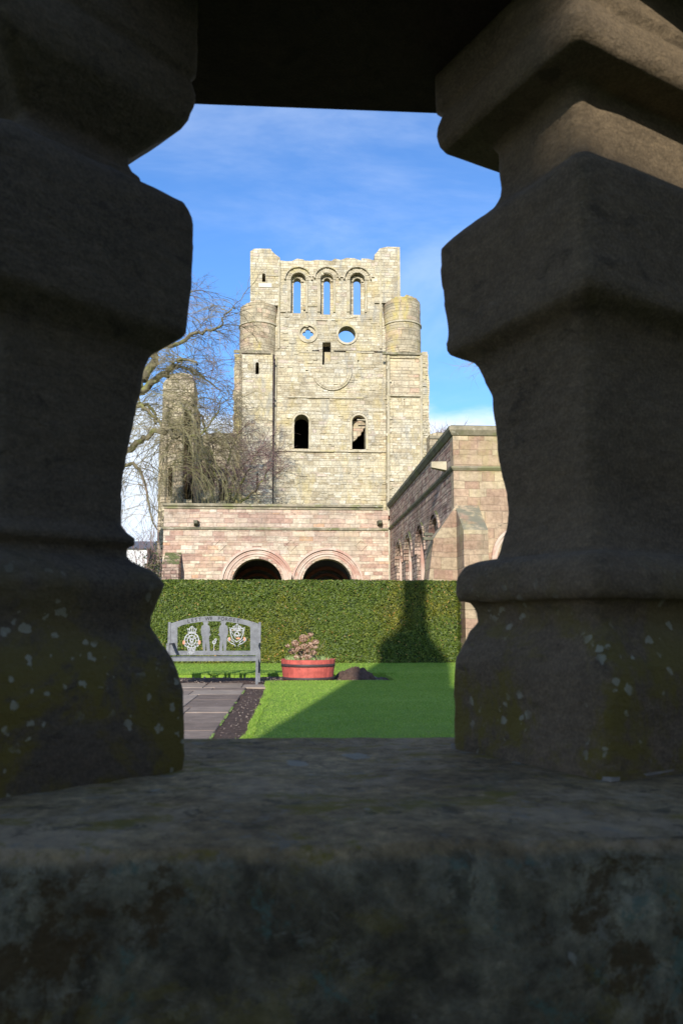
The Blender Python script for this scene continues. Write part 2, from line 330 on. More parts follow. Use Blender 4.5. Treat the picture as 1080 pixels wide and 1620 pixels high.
def mgrass():
    s = NT('mown_lawn'); n = s.noise(1.3, 8, .7); f = s.noise(60, 6, .75)
    c = s.ramp(n, [(.3, (.19, .32, .035)), (.55, (.24, .38, .04)), (.75, (.31, .42, .06))])
    c = s.mix(1, c, s.ramp(s.noise(.55, 5, .65), [(.35, (.82, .86, .8)), (.65, (1.15, 1.1, 1.2))]), 'MULTIPLY'); c = s.mix(.9, c, s.ramp(f, [(.3, (.45, .5, .4)), (.5, (1, 1, 1)), (.72, (1.5, 1.35, 1.6))]), 'MULTIPLY')
    c = s.mix(s.rng(s.noise(5, 8, .75), .56, .7, 0, .6), c, (.26, .24, .08)); c = s.mix(s.rng(s.noise(2.2, 8, .72), .55, .7, 0, .5), c, (.11, .22, .03))
    s.col(c); s.bump(s.noise(90, 6, .75), .9, .03); return s.m
M['grass'] = mgrass()
M['soil'] = rockm('dark_soil', (.065, .038, .027), (.15, .095, .07), 14, [((.30, .24, .19), 60, .66, .7, .6)], .03, 1)
def mslab():
    s = NT('paving_stone'); a = s.n('ShaderNodeAttribute'); a.attribute_name = 'tone'
    c = s.ramp(a.outputs['Fac'], [(0, (.17, .125, .095)), (.5, (.25, .19, .145)), (1, (.33, .265, .205))])
    c = s.mix(.7, c, s.ramp(s.noise(5, 8, .7), [(.3, (.6, .58, .56)), (.7, (1.35, 1.3, 1.25))]), 'MULTIPLY')
    c = s.mix(s.rng(s.noise(14, 6, .7), .62, .7, 0, .6), c, (.42, .38, .33))
    s.col(c); s.bump(s.noise(30, 8, .7), .5, .01); return s.m
M['slab'] = mslab()
def plain(name, c, rough=.5, metal=0, var=.25, sc=14, bs=.2):
    s = NT(name); s.col(s.ramp(s.noise(sc, 6, .65), [(.3, tuple(x*(1-var) for x in c)), (.7, tuple(min(1, x*(1+var)) for x in c))]))
    s.b.inputs['Roughness'].default_value = rough; s.b.inputs['Metallic'].default_value = metal; s.b.inputs['Specular IOR Level'].default_value = .4
    s.bump(s.noise(sc*3, 5, .6), bs, .004); return s.m
M['metal'] = plain('grey_painted_steel', (.12, .124, .133), .45, .3, .3)
M['white'] = plain('worn_white_paint', (.34, .34, .34), .6, 0, .7, 45)
M['letter'] = plain('letter_shadow_paint', (.02, .022, .025), .6)
M['poppy'] = plain('orange_red_paint', (.62, .25, .14), .6)
M['red'] = plain('coral_red_paint', (.44, .085, .065), .65, 0, .35, 9)
M['hoop'] = plain('black_iron_hoop', (.05, .03, .03), .6)
M['flower'] = leafm('dried_flower_heads', [(0, (.18, .09, .05)), (.5, (.42, .26, .17)), (1, (.62, .44, .33))], .2, .8)
M['shoot'] = leafm('bulb_leaves', [(0, (.12, .2, .04)), (1, (.4, .5, .2))], .3)
M['bark'] = rockm('mossy_bark', (.10, .085, .06), (.26, .22, .13), 3, [((.2, .22, .05), 1.5, .48, .6, .7)], .03)
M['twig'] = plain('weeping_twigs', (.20, .165, .09), .8, 0, .5, .5)
M['twig2'] = plain('purple_brown_twigs', (.20, .125, .11), .8, 0, .4, .7)
M['render'] = plain('white_render', (.75, .75, .74), .8)
M['blocker_stone'] = masonry('shadow_blocker_stone', [(0, (.3, .22, .15)), (.5, (.45, .35, .25)), (1, (.4, .28, .2))], .3, .6)
M['slate'] = plain('grey_slate', (.12, .12, .13), .6)
M['shrub'] = leafm('shrub_leaves', [(0, (.03, .045, .015)), (.6, (.07, .085, .03)), (1, (.14, .12, .06))], .2)

# ------------------------------------------------------------------ GROUND
def sheet(x0, x1, y0, y1, z, nx=1, ny=1, amp=0):
    v = []; f = []
    for j in range(ny+1):
        for i in range(nx+1):
            x = x0+(x1-x0)*i/nx; y = y0+(y1-y0)*j/ny
            v.append((x, y, z+(amp*noise.noise((x*1.5, y*1.5, 0)) if amp else 0)))
    for j in range(ny):
        for i in range(nx):
            a = j*(nx+1)+i; f.append((a, a+1, a+nx+2, a+nx+1))
    return v, f
gm = rockm('rough_grass_ground', (.08, .13, .03), (.16, .2, .06), .4, None, .05)
tag(obj('ground', sheet(-900, 900, -900, 2500, -.06), gm), kind='structure')
# lawn: a raised turf slab round the planting bed; bed runs x<.. behind the path
LZ = .07
def edge_wob(y, s=0): return .045*noise.noise((y*1.7, s, 3))+.022*noise.noise((y*9, s, 7))
def lawn_piece(xf0, xf1, y0, y1, nx, ny):
    v = []; f = []
    for j in range(ny+1):
        y = y0+(y1-y0)*j/ny; a = xf0(y); b = xf1(y)
        for i in range(nx+1):
            x = a+(b-a)*i/nx
            v.append((x, y+(.02*noise.noise((x*3, y, 1)) if j in (0, ny) else 0), LZ+.008*noise.noise((x*2, y*2, 5))))
    for j in range(ny):
        for i in range(nx):
            k = j*(nx+1)+i; f.append((k, k+1, k+nx+2, k+nx+1))
    n = len(v)
    rim = [i for i in range(nx+1)]+[j*(nx+1)+nx for j in range(1, ny+1)]+[ny*(nx+1)+i for i in range(nx-1, -1, -1)]+[j*(nx+1) for j in range(ny-1, 0, -1)]
    v += [(v[i][0], v[i][1], -.05) for i in rim]; m = len(rim)
    f += [(rim[k], n+k, n+(k+1)%m, rim[(k+1)%m]) for k in range(m)]
    return v, f
BED0, BED1 = 13.95, 15.35            # soil bed behind the path (in y)
lw = MB()
lw.add(lawn_piece(lambda y: -.385+(.012*(y-8)-0.10*max(0, (y-11))/2.6)+edge_wob(y) if y < 13.4 else -.30, lambda y: 9, 1.2, 13.72, 24, 90))
lw.add(lawn_piece(lambda y: 1.75+.1*edge_wob(y), lambda y: 9, 13.72, BED1, 12, 8))
lw.add(lawn_piece(lambda y: -9, lambda y: 9, BED1, 21.2, 60, 12))
tag(obj('lawn', lw.vf, M['grass'], smooth=False), kind='structure')
sb = MB(); sb.add(sheet(-9, 1.9, 13.3, BED1+.1, .015, 90, 12, .03)); sb.add(sheet(-.76, -.2, 1.2, 13.2, .012, 8, 120, .03))
tag(obj('soil_bed', sb.vf, M['soil']), kind='structure')
# paving: rows of slabs with open joints
v = []; f = []; tn = []; pr = random.Random(3)
def slab(x0, x1, y0, y1):
    g = .005; z = .03+pr.uniform(-.004, .004); b = .008
    x0 += g; x1 -= g; y0 += g; y1 -= g; n = len(v)
    v.extend([(x0, y0, -.03), (x1, y0, -.03), (x1, y1, -.03), (x0, y1, -.03), (x0, y0, z-b), (x1, y0, z-b), (x1, y1, z-b), (x0, y1, z-b),
              (x0+b, y0+b, z), (x1-b, y0+b, z), (x1-b, y1-b, z), (x0+b, y1-b, z)])
    f.extend([(n, n+1, n+5, n+4), (n+1, n+2, n+6, n+5), (n+2, n+3, n+7, n+6), (n+3, n, n+4, n+7),
              (n+4, n+5, n+9, n+8), (n+5, n+6, n+10, n+9), (n+6, n+7, n+11, n+10), (n+7, n+4, n+8, n+11), (n+8, n+9, n+10, n+11)])
    tn.extend([pr.random()]*9)
y = 1.2; ri = 0
while y < 12.75:
    dy = pr.choice([.62, .78, .9, .7]);  dy = min(dy, 12.85-y)
    if 12.85-y-dy < .3: dy = 12.85-y
    x = -.72
    while x > -6:
        w_ = pr.choice([.6, .75, .9, .5]); slab(x-w_, x, y, y+dy); x -= w_
    y += dy
x = -.2
while x > -6:
    w_ = pr.choice([.6, .8, .95]); slab(x-w_, x, 12.85, 13.42); slab(x-w_*.98-.02, x-.02, 13.42, 13.86) if x < -.25 else None; x -= w_
tag(obj('path', (v, f), M['slab'], colors=tn), kind='structure')
# grass blades in the lawn (edges and nearer turf)
rg = np.random.RandomState(5)
def blades(n, xr, yr, hmin, hmax, wd, z=LZ):
    x = rg.uniform(*xr, n); y = rg.uniform(*yr, n); h = rg.uniform(hmin, hmax, n); a = rg.uniform(0, 6.283, n); lx = rg.normal(0, .35, n)*h; ly = rg.normal(0, .35, n)*h
    dx = np.cos(a)*wd; dy = np.sin(a)*wd
    V = np.empty((n, 3, 3)); V[:, 0] = np.c_[x-dx, y-dy, np.full(n, z)]; V[:, 1] = np.c_[x+dx, y+dy, np.full(n, z)]; V[:, 2] = np.c_[x+lx, y+ly, z+h]
    return V
def bigmesh(name, V, mat, tone):
    k = V.shape[1]; n = V.shape[0]; me = bpy.data.meshes.new(name)
    me.vertices.add(n*k); me.vertices.foreach_set('co', V.reshape(-1)); me.loops.add(n*k); me.loops.foreach_set('vertex_index', np.arange(n*k, dtype=np.int32))
    me.polygons.add(n); me.polygons.foreach_set('loop_start', np.arange(0, n*k, k, dtype=np.int32)); me.polygons.foreach_set('loop_total', np.full(n, k, dtype=np.int32))
    me.update(calc_edges=True); a = me.attributes.new('tone', 'FLOAT', 'FACE'); a.data.foreach_set('value', tone.astype(np.float32)); me.materials.append(mat)
    o = bpy.data.objects.new(name, me); C.objects.link(o); return o
Vb = [blades(70000, (-.4, 3.6), (5.6, 13.7), .008, .022, .0035), blades(16000, (-4, 4.6), (15.35, 19.6), .01, .03, .005), blades(9000, (1.75, 4.6), (13.7, 15.4), .01, .025, .005),
      blades(4000, (-4, 2), (15.33, 15.42), .01, .05, .005)]
e = blades(6000, (-.02, .05), (5.6, 13.4), .01, .04, .004); yy = e[:, 0, 1]
off = np.array([-.385+(.012*(q-8)-0.10*max(0, (q-11))/2.6)+edge_wob(q) for q in yy]); e[:, :, 0] += off[:, None]; Vb.append(e)
Vb = np.concatenate(Vb); tag(bigmesh('grass_blades', Vb, M['blade'], rg.uniform(0, 1, len(Vb))), 'short mown grass blades covering the lawn', 'grass', kind='stuff')
# soil crumbs and stones
def pebbles(n, fx, fy, z, smin, smax, seed):
    q = random.Random(seed); m = MB()
    for _ in range(n):
        x = fx(q); y = fy(q); s_ = q.uniform(smin, smax); a = q.uniform(0, 3)
        m.add(([(x+s_*math.cos(a), y+s_*math.sin(a), z), (x+s_*math.cos(a+2.1), y+s_*math.sin(a+2.1), z), (x+s_*math.cos(a+4.2), y+s_*math.sin(a+4.2), z), (x, y, z+s_*q.uniform(.7, 1.3))], [(0, 1, 3), (1, 2, 3), (2, 0, 3)]))
    return m.vf
pm = MB(); pm.add(pebbles(220, lambda q: q.uniform(-.7, -.4), lambda q: q.uniform(6, 12.8), .012, .004, .015, 1)); pm.add(pebbles(700, lambda q: q.uniform(-4, 1.7), lambda q: q.uniform(13.9, 15.3), .015, .006, .03, 2))
tag(obj('soil_crumbs', pm.vf, rockm('soil_crumbs', (.07, .045, .035), (.3, .24, .2), 15)), 'crumbs of earth and small stones on the bare soil', 'soil', kind='stuff')
# moss along the path edge
mm = random.Random(4); V_ = blades(1500, (-.735, -.71), (6.5, 12.9), .006, .02, .006, .02); V_ = V_[np.array([noise.noise((0, q[0, 1]*1.7, 3)) > .02 for q in V_])]
tag(bigmesh('moss', V_, M['shoot'], rg.uniform(0, .5, len(V_))), 'moss and weeds along the edge of the paved path', 'moss', kind='stuff')

# ------------------------------------------------------------------ SOIL MOUND
mv = []; mf = []; cx, cy = at(560, 1070, 14.9)[0], 14.75; nr = 14; na = 48
for i in range(nr+1):
    t = i/nr
    for j in range(na):
        a = 2*math.pi*j/na; r_ = .40*t*(1+.18*noise.noise((math.cos(a), math.sin(a), 2)))
        z = .02+.19*(1-t**2.1)+(.09*noise.noise((r_*9*math.cos(a), r_*9*math.sin(a), 4))+.05*noise.noise((r_*28*math.cos(a), r_*28*math.sin(a), 9)))*(1-t*.5)
        if i == nr: z = -.03
        mv.append((cx+r_*1.0*math.cos(a), cy+r_*.8*math.sin(a), z))
for i in range(nr):
    for j in range(na): mf.append((i*na+j, i*na+(j+1)%na, (i+1)*na+(j+1)%na, (i+1)*na+j))
mf.append(tuple(range(na)))
tag(based('soil_mound', (mv, mf), M['soil'], (cx, cy, 0)), 'small heap of dark loose soil beside the red tub on the lawn', 'soil heap')

# ------------------------------------------------------------------ HEDGE
HY = 19.4; HX0, HX1, HT = -6.5, at(728, 960, HY)[0], 2.06
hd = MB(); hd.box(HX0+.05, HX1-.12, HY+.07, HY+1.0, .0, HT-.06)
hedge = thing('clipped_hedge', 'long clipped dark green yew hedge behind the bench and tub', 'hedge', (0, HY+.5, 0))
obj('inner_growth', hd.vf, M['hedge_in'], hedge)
def hedge_leaves(n, seed):
    g = np.random.RandomState(seed); L = HX1-HX0
    kind = g.choice(3, n, p=[.74, .16, .10]); P = np.empty((n, 3)); N = np.empty((n, 3))
    x = g.uniform(HX0, HX1, n); z = g.uniform(.02, HT, n); y = g.uniform(HY, HY+1.05, n); dep = np.abs(g.normal(0, .03, n))
    fr = kind == 0; tp = kind == 1; sd = kind == 2
    bumpf = np.array([.06*noise.noise((a*1.1, b*1.6, 0))+.045*noise.noise((a*3.4, b*3.4, 3))+.03*noise.noise((a*9, b*9, 6)) for a, b in zip(x, z)])
    rnd = .20                                        # rounded end
    P[fr] = np.c_[x[fr], HY+dep[fr]+bumpf[fr], z[fr]]; N[fr] = (0, -1, .25)
    bt = np.array([.035*noise.noise((a*1.7, b*2, 9)) for a, b in zip(x, y)])
    P[tp] = np.c_[x[tp], y[tp], HT-dep[tp]*.6+bt[tp]]; N[tp] = (0, -.3, 1)
    P[sd] = np.c_[HX1-dep[sd]+bumpf[sd], y[sd], z[sd]]; N[sd] = (1, -.2, .2)
    # round the front right corner
    d = HX1-P[:, 0]; m_ = fr & (d < rnd); P[m_, 1] += rnd-np.sqrt(np.maximum(0, rnd**2-(rnd-d[m_])**2))
    d = HT-P[:, 2]; m_ = fr & (d < .05); P[m_, 1] += (.05-d[m_])
    N = N+g.normal(0, .42, (n, 3)); N /= np.linalg.norm(N, axis=1)[:, None]
    A = np.cross(N, g.normal(0, 1, (n, 3))); A /= np.linalg.norm(A, axis=1)[:, None]; B = np.cross(N, A)
    l = g.uniform(.018, .04, n)[:, None]; w_ = l*g.uniform(.28, .5, n)[:, None]
    V = np.stack([P-A*l, P-B*w_, P+A*l, P+B*w_], 1)
    tone = np.clip(g.normal(.42, .2, n)+.0, 0, 1); sel = g.uniform(0, 1, n) < .012; tone[sel] = 1
    return V, tone
V, tn_ = hedge_leaves(95000, 11); ol = bigmesh('foliage', V, M['hedge'], tn_); ol.parent = hedge; ol.location = (0, -(HY+.5), 0)

# ------------------------------------------------------------------ BENCH
YF, YB = 13.42, 13.98
bxl, bxr = at(268, 1030, YB)[0], at(409.5, 1030, YB)[0]
bench = thing('memorial_bench', 'grey metal memorial bench with cut-out soldiers and badges, on the paving by the hedge', 'bench', ((bxl+bxr)/2, (YF+YB)/2, .03))
def bp(px, py): return at(px, py, YB)
def arc_top(px, y0=974.5, sag=12.5): t = (px-339)/71.0; return y0+sag*t*t
outer = [bp(268, 1036.5), bp(410, 1036.5), bp(410, 989)]+[bp(x, arc_top(x)) for x in range(408, 268, -6)]+[bp(268, 989)]
inner = [bp(281, 1029.5), bp(396, 1029.5), bp(396, 992)]+[bp(x, arc_top(x)+8.2) for x in range(390, 284, -6)]+[bp(281, 993)]
back = obj('backrest_frame', plate(outer, [inner], YB-.006, YB+.006), M['metal'], bench)
def post(x0, x1, y0, y1, z0, z1, name): return obj(name, MB().box(x0, x1, y0, y1, z0, z1).vf, M['metal'], bench)
ztop = bp(268, 986)[1]
for xx in (bxl-.03, bxr-.012): post(xx, xx+.042, YB-.02, YB+.024, .03, ztop+.02, 'leg')
zarm = at(406, 1020, YF)[1]
fxr = at(406, 1080, YF)[0]; fxl = at(262, 1080, YF)[0]
for xx in (fxl, fxr-.02):
    post(xx, xx+.042, YF-.02, YF+.022, .03, zarm, 'leg')
    m = MB().box(xx-.003, xx+.047, YF-.03, YB-.02, zarm, zarm+.022); obj('armrest', m.vf, M['metal'], bench)
zs = at(340, 1041, YF)[1]
seat = MB()
for k in range(9): seat.box(fxl+.042, fxr-.02, YF-.005+k*.062, YF+.043+k*.062, zs-.004, zs+.008)
obj('seat', seat.vf, M['metal'], bench)
obj('seat_frame', MB().box(fxl+.042, fxr-.02, YF-.012, YF-.0055, zs-.05, zs+.006).box(fxl+.042, fxr-.02, YB-.03, YB-.021, zs-.05, zs+.0).vf, M['metal'], bench)
# soldiers with bowed heads
def soldier(cx, flip):
    pr_ = [(-4, 1031), (-5, 1020), (-5.5, 1008), (-7.2, 1003), (-7.5, 996), (-6.5, 990.5), (-3.2, 988.3), (-3.6, 985.5), (-5, 984.6), (-3, 983.8), (-2.6, 981.6), (0, 980.5), (3, 981.8), (3.4, 983.8), (5.6, 984.6), (3.6, 985.5), (3.2, 988.3),
           (6, 990.5), (7.2, 996), (6.2, 1001), (8.5, 1004), (5.6, 1006.5), (5.2, 1010), (6.2, 1020), (6.8, 1031), (1.8, 1031), (.6, 1014), (-.6, 1031)]
    return [bp(cx+flip*a*1.0, b) for a, b in pr_]
for cx_, fl in ((325.5, 1), (353.5, -1)):
    obj('soldier_silhouette', plate(soldier(cx_, fl), [], YB-.005, YB+.005), M['metal'], bench)
# badges: openwork crests with crowns
q = .01058   # metres per photo pixel at this depth (YB/FPX)
def badge(cx, cy, crown_y, shield):
    q = .01058*(1.0 if shield else 1.12)
    m = MB(); X, Z = bp(cx, cy); y0, y1 = YB-.009, YB+.003
    def rg_(x, z, r0, r1, rz=1): m.add(plate(circ(X+x*q, Z+z*q, r1*q, 22, r1*q*rz), [circ(X+x*q, Z+z*q, r0*q, 22, r0*q*rz)], y0, y1))
    def ln(x0, z0, x1, z1, t=.5): m.tube([(X+x0*q, YB-.004, Z+z0*q), (X+x1*q, YB-.004, Z+z1*q)], t*q, t*q, 5)
    Zc = (cy-crown_y)
    if not shield:
        rg_(0, 0, 9.4, 11, 1.05); rg_(0, 0, 5.6, 6.8, 1.1); rg_(0, 0, 1.2, 3.0)
        for k in range(12):
            a = k*math.pi/6; ln(6.6*math.cos(a), 7*math.sin(a), 9.6*math.cos(a), 10*math.sin(a), .55)
        for k in range(-2, 3): ln(k*1.2, -11, k*2.4, -20, .7)
        for s_ in (-1, 1): ln(s_*6, -9, s_*3.5, -18, .8); rg_(s_*3, 3.2, .7, 1.7); rg_(s_*8.2, -7, .8, 2.0)
        ln(-3, -4, 3, -4, .8); ln(-4, -17, 4, -17, .6)
    else:
        pts = [(-10, 10), (-9.6, 0), (-7, -7), (0, -12), (7, -7), (9.6, 0), (10, 10)]
        for a, b in zip(pts[:-1], pts[1:]): ln(*a, *b, .9)
        ln(-10, 10, 10, 10, 1.1); ln(-9, 6, 9, 6, .5); rg_(0, 1, 2.4, 4.2); ln(-8, 4, -2, -6, .6); ln(8, 4, 2, -6, .6); ln(-6, -1, 6, -1, .6)
        for s_ in (-1, 1):
            rr = [(s_*3, -16), (s_*9, -14), (s_*15, -9), (s_*14, -5), (s_*9, -9), (s_*4, -13)]
            for a, b in zip(rr[:-1], rr[1:]): ln(*a, *b, .9)
            ln(s_*12, 12, s_*10, 0, .7); ln(s_*3, -16, s_*2, -19, .8)
    # crown
    for k in range(-2, 3): ln(k*2.2, Zc-3.4, k*3.1, Zc+1.6-abs(k)*.5, .6); rg_(k*3.1, Zc+2.2-abs(k)*.5, .2, .95)
    ln(-6.2, Zc-3.6, 6.2, Zc-3.6, .9); ln(-5.5, Zc-5.2, 5.5, Zc-5.2, .5); ln(0, Zc+2, 0, Zc+6, .6); ln(-1.6, Zc+4.6, 1.6, Zc+4.6, .5)
    for s_ in (-1, 1): ln(s_*6, Zc-1, s_*2.5, Zc+3.5, .55); ln(s_*2.5, Zc+3.5, 0, Zc+4.2, .55)
    b_ = obj('crest', m.vf, M['white'], bench)
    for s_ in (-1, 1): obj('poppy_wreath', plate(circ(X+s_*(11.2 if not shield else 12)*q, Z+(-3 if not shield else -7)*q, 1.8*q, 10, 3*q), [], YB-.012, YB-.0095), M['poppy'], b_)
    if shield: obj('poppy_band', plate(circ(X+2*q, Z-6*q, 3.5*q, 12, 1.3*q), [], YB-.012, YB-.0095), M['poppy'], b_)
badge(303.5, 1013, 998, False); badge(375, 1004, 992, True)
pp = MB(); X, Z = bp(339, 1016)
pp.add(plate(circ(X, Z, 3.3*q, 14, 3*q), [circ(X, Z, 1.2*q, 10)], YB-.006, YB+.004)); pp.add(plate(circ(X+2.2*q, Z+3.8*q, 2.2*q, 12), [circ(X+2.2*q, Z+3.8*q, .8*q, 8)], YB-.006, YB+.004))
pp.tube([(X, YB, Z-2*q), (X-.6*q, YB, Z-14*q)], .7*q, .7*q, 5); obj('poppy', pp.vf, M['white'], bench)
# lettering along the arched top rail
lt = MB(); txt = 'LEST WE FORGET'; bgm = MB()
for i, ch in enumerate(txt):
    if ch == ' ': continue
    px = 299+i*(376-299)/(len(txt)-1); py = arc_top(px)+6.6
    cu = bpy.data.curves.new('t', 'FONT'); cu.body = ch; cu.size = .082; cu.align_x = 'CENTER'; cu.extrude = .0015; cu.offset = .0016
    o = bpy.data.objects.new('t', cu); C.objects.link(o)
    me = bpy.data.meshes.new_from_object(o.evaluated_get(bpy.context.evaluated_depsgraph_get())); X, Z = bp(px, py)
    an = -math.atan(2*12.5*(px-339)/71.0**2)
    lt.add(([(X+p.co.x*math.cos(an)-p.co.y*math.sin(an), YB-.0085-p.co.z, Z+p.co.x*math.sin(an)+p.co.y*math.cos(an)) for p in me.vertices], [tuple(p.vertices) for p in me.polygons]))
    bpy.data.objects.remove(o); bpy.data.curves.remove(cu); bpy.data.meshes.remove(me)
obj('lettering', lt.vf, M['letter'], bench)

# ------------------------------------------------------------------ RED HALF BARREL
bx, by = at(488, 1083, 13.75)[0], 14.22
tub = thing('barrel_planter', 'coral red half barrel planter with two dark hoops, on the soil bed', 'planter', (bx, by, .015))
R1 = 43.5/FPX*13.8; R0 = 38.5/FPX*13.8; HB = at(488, 1045, by-R1)[1]
def lathe(prof, n=64, flat=None, staves=0):
    v = []; f = []
    for r_, z in prof:
        for j in range(n):
            a = 2*math.pi*j/n; rr = r_-(staves if staves and j % 4 == 0 else 0); v.append((bx+rr*math.cos(a), by+rr*math.sin(a), z))
    for i in range(len(prof)-1):
        for j in range(n): f.append((i*n+j, i*n+(j+1)%n, (i+1)*n+(j+1)%n, (i+1)*n+j))
    return v, f
def rad(t): return R0+(R1-R0)*(t**.75)
pf = [(0, .0)]+[(rad(t)*1.0, .01+t*(HB-.01)) for t in [0, .1, .2, .3, .45, .6, .75, .9, 1]]+[(R1-.012, HB+.006), (R1-.035, HB), (R1-.06, HB-.05), (0, HB-.045)]
obj('staves', lathe(pf, 96, None, .004), M['red'], tub, smooth=False)
for t0, t1 in ((.14, .27), (.70, .83)):
    obj('hoop', lathe([(rad(t0)+.001, t0*HB), (rad(t0)+.007, t0*HB+.004), (rad(t1)+.007, t1*HB-.004), (rad(t1)+.001, t1*HB)], 96), M['hoop'], tub, smooth=True)
obj('base_hoop', lathe([(R0+.001, .012), (R0+.006, .014), (rad(.06)+.006, .06*HB), (rad(.06), .065*HB)], 96), M['hoop'], tub, smooth=True)
obj('soil', lathe([(0, HB-.02), (R1-.1, HB-.025), (R1-.055, HB-.04)], 40), M['soil'], tub)
# dried hydrangea growing in it
hyd = thing('dried_hydrangea', 'dried pinkish brown hydrangea heads growing in the red tub', 'plant', (bx, by, HB-.03))
q2 = by/FPX; st = MB(); g = np.random.RandomState(2); FV = []; FT = []
heads = [(455, 1022, 3), (463, 1030, 5.5), (467, 1018, 6), (470, 1040, 5), (480, 1010, 7), (481, 1023, 6), (491, 1004, 4.2), (478, 1035, 6), (492, 1021, 6), (499, 1016, 5), (487, 1040, 6), (496, 1032, 4.5), (472, 1026, 5), (486, 1030, 5), (500, 1024, 3), (494, 1041, 5), (480, 1042, 5)]
for hx, hy, r_ in heads:
    yy = by+g.uniform(-.22, .15); X, Z = at(hx, hy, yy); r_ *= q2*.9
    st.tube([(bx+(X-bx)*.3, by+(yy-by)*.3, HB-.03), (bx+(X-bx)*.7, (by+yy)/2, HB+(Z-HB)*.5), (X, yy, Z)], .007, .004, 5)
    r_ *= 1.12; n = int(190*(r_/.06)**1.3)
    d = g.normal(0, 1, (n, 3)); d /= np.linalg.norm(d, axis=1)[:, None]; P = np.array([X, yy, Z])+d*r_*g.uniform(.75, 1.08, n)[:, None]*np.array([1, 1, .8])
    N = d+g.normal(0, .5, (n, 3)); N /= np.linalg.norm(N, axis=1)[:, None]; A = np.cross(N, g.normal(0, 1, (n, 3))); A /= np.linalg.norm(A, axis=1)[:, None]; B = np.cross(N, A); l = .014
    FV.append(np.stack([P-A*l, P-B*l, P+A*l, P+B*l], 1)); FT.append(g.uniform(0, 1, n))
for k in range(10):
    a = g.uniform(0, 6.28); st.tube([(bx+.05*math.cos(a), by+.05*math.sin(a), HB-.03), (bx+.2*math.cos(a), by+.2*math.sin(a), HB+.18), (bx+.3*math.cos(a), by+.25*math.sin(a), HB+g.uniform(.2, .33))], .006, .003, 4)
obj('stem', st.vf, M['bark'], hyd)
o = bigmesh('flower_head', np.concatenate(FV), M['flower'], np.concatenate(FT)); o.parent = hyd; o.location = -Vector(hyd.location)
V_ = []; 
for _ in range(170):
    a = g.uniform(0, 6.28); r_ = g.uniform(.25, .40); x0 = bx+r_*math.cos(a); y0 = by+r_*math.sin(a); h = g.uniform(.05, .11); lx, ly = g.normal(0, .02, 2)
    V_.append([(x0-.006, y0, HB-.03), (x0+.006, y0, HB-.03), (x0+lx+.004, y0+ly, HB-.03+h*.7), (x0+lx*1.6, y0+ly*1.5, HB-.03+h)])
o = bigmesh('bulb_shoots', np.array(V_), M['shoot'], g.uniform(0, 1, len(V_))); tag(o, 'green bulb shoots round the rim of the red tub', 'plant shoots')

# ------------------------------------------------------------------ CLOISTER ARCADE WALL
YA = 35.3
arc_ = thing('cloister_arcade', 'pink sandstone arcade wall with two round arches, behind the hedge', 'arcade wall', (at(436, 915, YA)[0], YA, 0))
def P(px, py, Y=YA): return at(px, py, Y)
xl = P(257, 900)[0]; xr = P(614.5, 900)[0]; zt = P(440, 806)[1]
holes = []
for cxp in (406.5, 517.5):
    c_, z_ = P(cxp, 923.5); r_ = 39.5/FPX*YA; holes.append([(c_-r_, .3), (c_+r_, .3)]+[(c_+r_*math.cos(math.pi*i/30), z_+r_*math.sin(math.pi*i/30)) for i in range(31)])
obj('wall', plate([(xl, -.1), (xr, -.1), (xr, zt), (xl, zt)], holes, YA, YA+.8), M['pink'], arc_)
z1 = P(440, 798)[1]
obj('coping', MB().box(xl-.06, xr-.24, YA-.14, YA+.9, zt+.12, z1).box(xl-.0, xr-.24, YA-.05, YA+.85, zt+.003, zt+.12).vf, M['cope'], arc_)
zsA = P(440, 836.5)[1]
obj('string_course', MB().box(xl-.04, xr-.003, YA-.07, YA-.001, zsA-.05, zsA+.05).vf, M['cope'], arc_)
for cxp in (406.5, 517.5):
    c_, z_ = P(cxp, 923.5)
    orders = [(39.5, 43, .05, .22), (43.4, 46.5, -.02, .1), (47, 50, -.07, .05), (50.5, 53, -.03, .02), (53.5, 57, -.12, -.001)]
    m = MB()
    for r0, r1, ya, yb in orders: m.add(plate(band(c_, z_, r0/FPX*YA, r1/FPX*YA, 1.7, n=40), [], YA+ya, YA+max(yb, ya+.05)))
    obj('arch_moulding', m.vf, M['mould'], arc_)
for px in (311, 600):
    X, Z = P(px, 828.5)
    m = MB().prism([(X-.11, YA, Z-.10), (X+.11, YA, Z-.10), (X+.13, YA, Z+.09), (X-.13, YA, Z+.09)], [(X-.06, YA-.4, Z-.03), (X+.06, YA-.4, Z-.03), (X+.09, YA-.4, Z+.11), (X-.09, YA-.4, Z+.11)])
    obj('gargoyle', m.vf, M['copedark'], arc_)
for px in (348, 460, 571):
    X, Z = P(px, 862); d = .29
    obj('diamond_carving', plate([(X-d, Z), (X, Z-d), (X+d, Z), (X, Z+d)], [[(X-d*.72, Z), (X, Z-d*.72), (X+d*.72, Z), (X, Z+d*.72)]], YA-.03, YA-.001), M['pink'], arc_)
# buttress at its left end
x0, x1 = P(257, 900, YA-.7)[0], P(283, 900, YA-.7)[0]; zb = P(270, 893, YA-.7)[1]; zc = P(270, 874)[1]
obj('buttress', MB().prism([(x0, YA-.75, -.1), (x0, YA-.001, -.1), (x0, YA-.001, zc), (x0, YA-.75, zb)], [(x1, YA-.75, -.1), (x1, YA-.001, -.1), (x1, YA-.001, zc), (x1, YA-.75, zb)]).vf, M['pinkdark'], arc_)
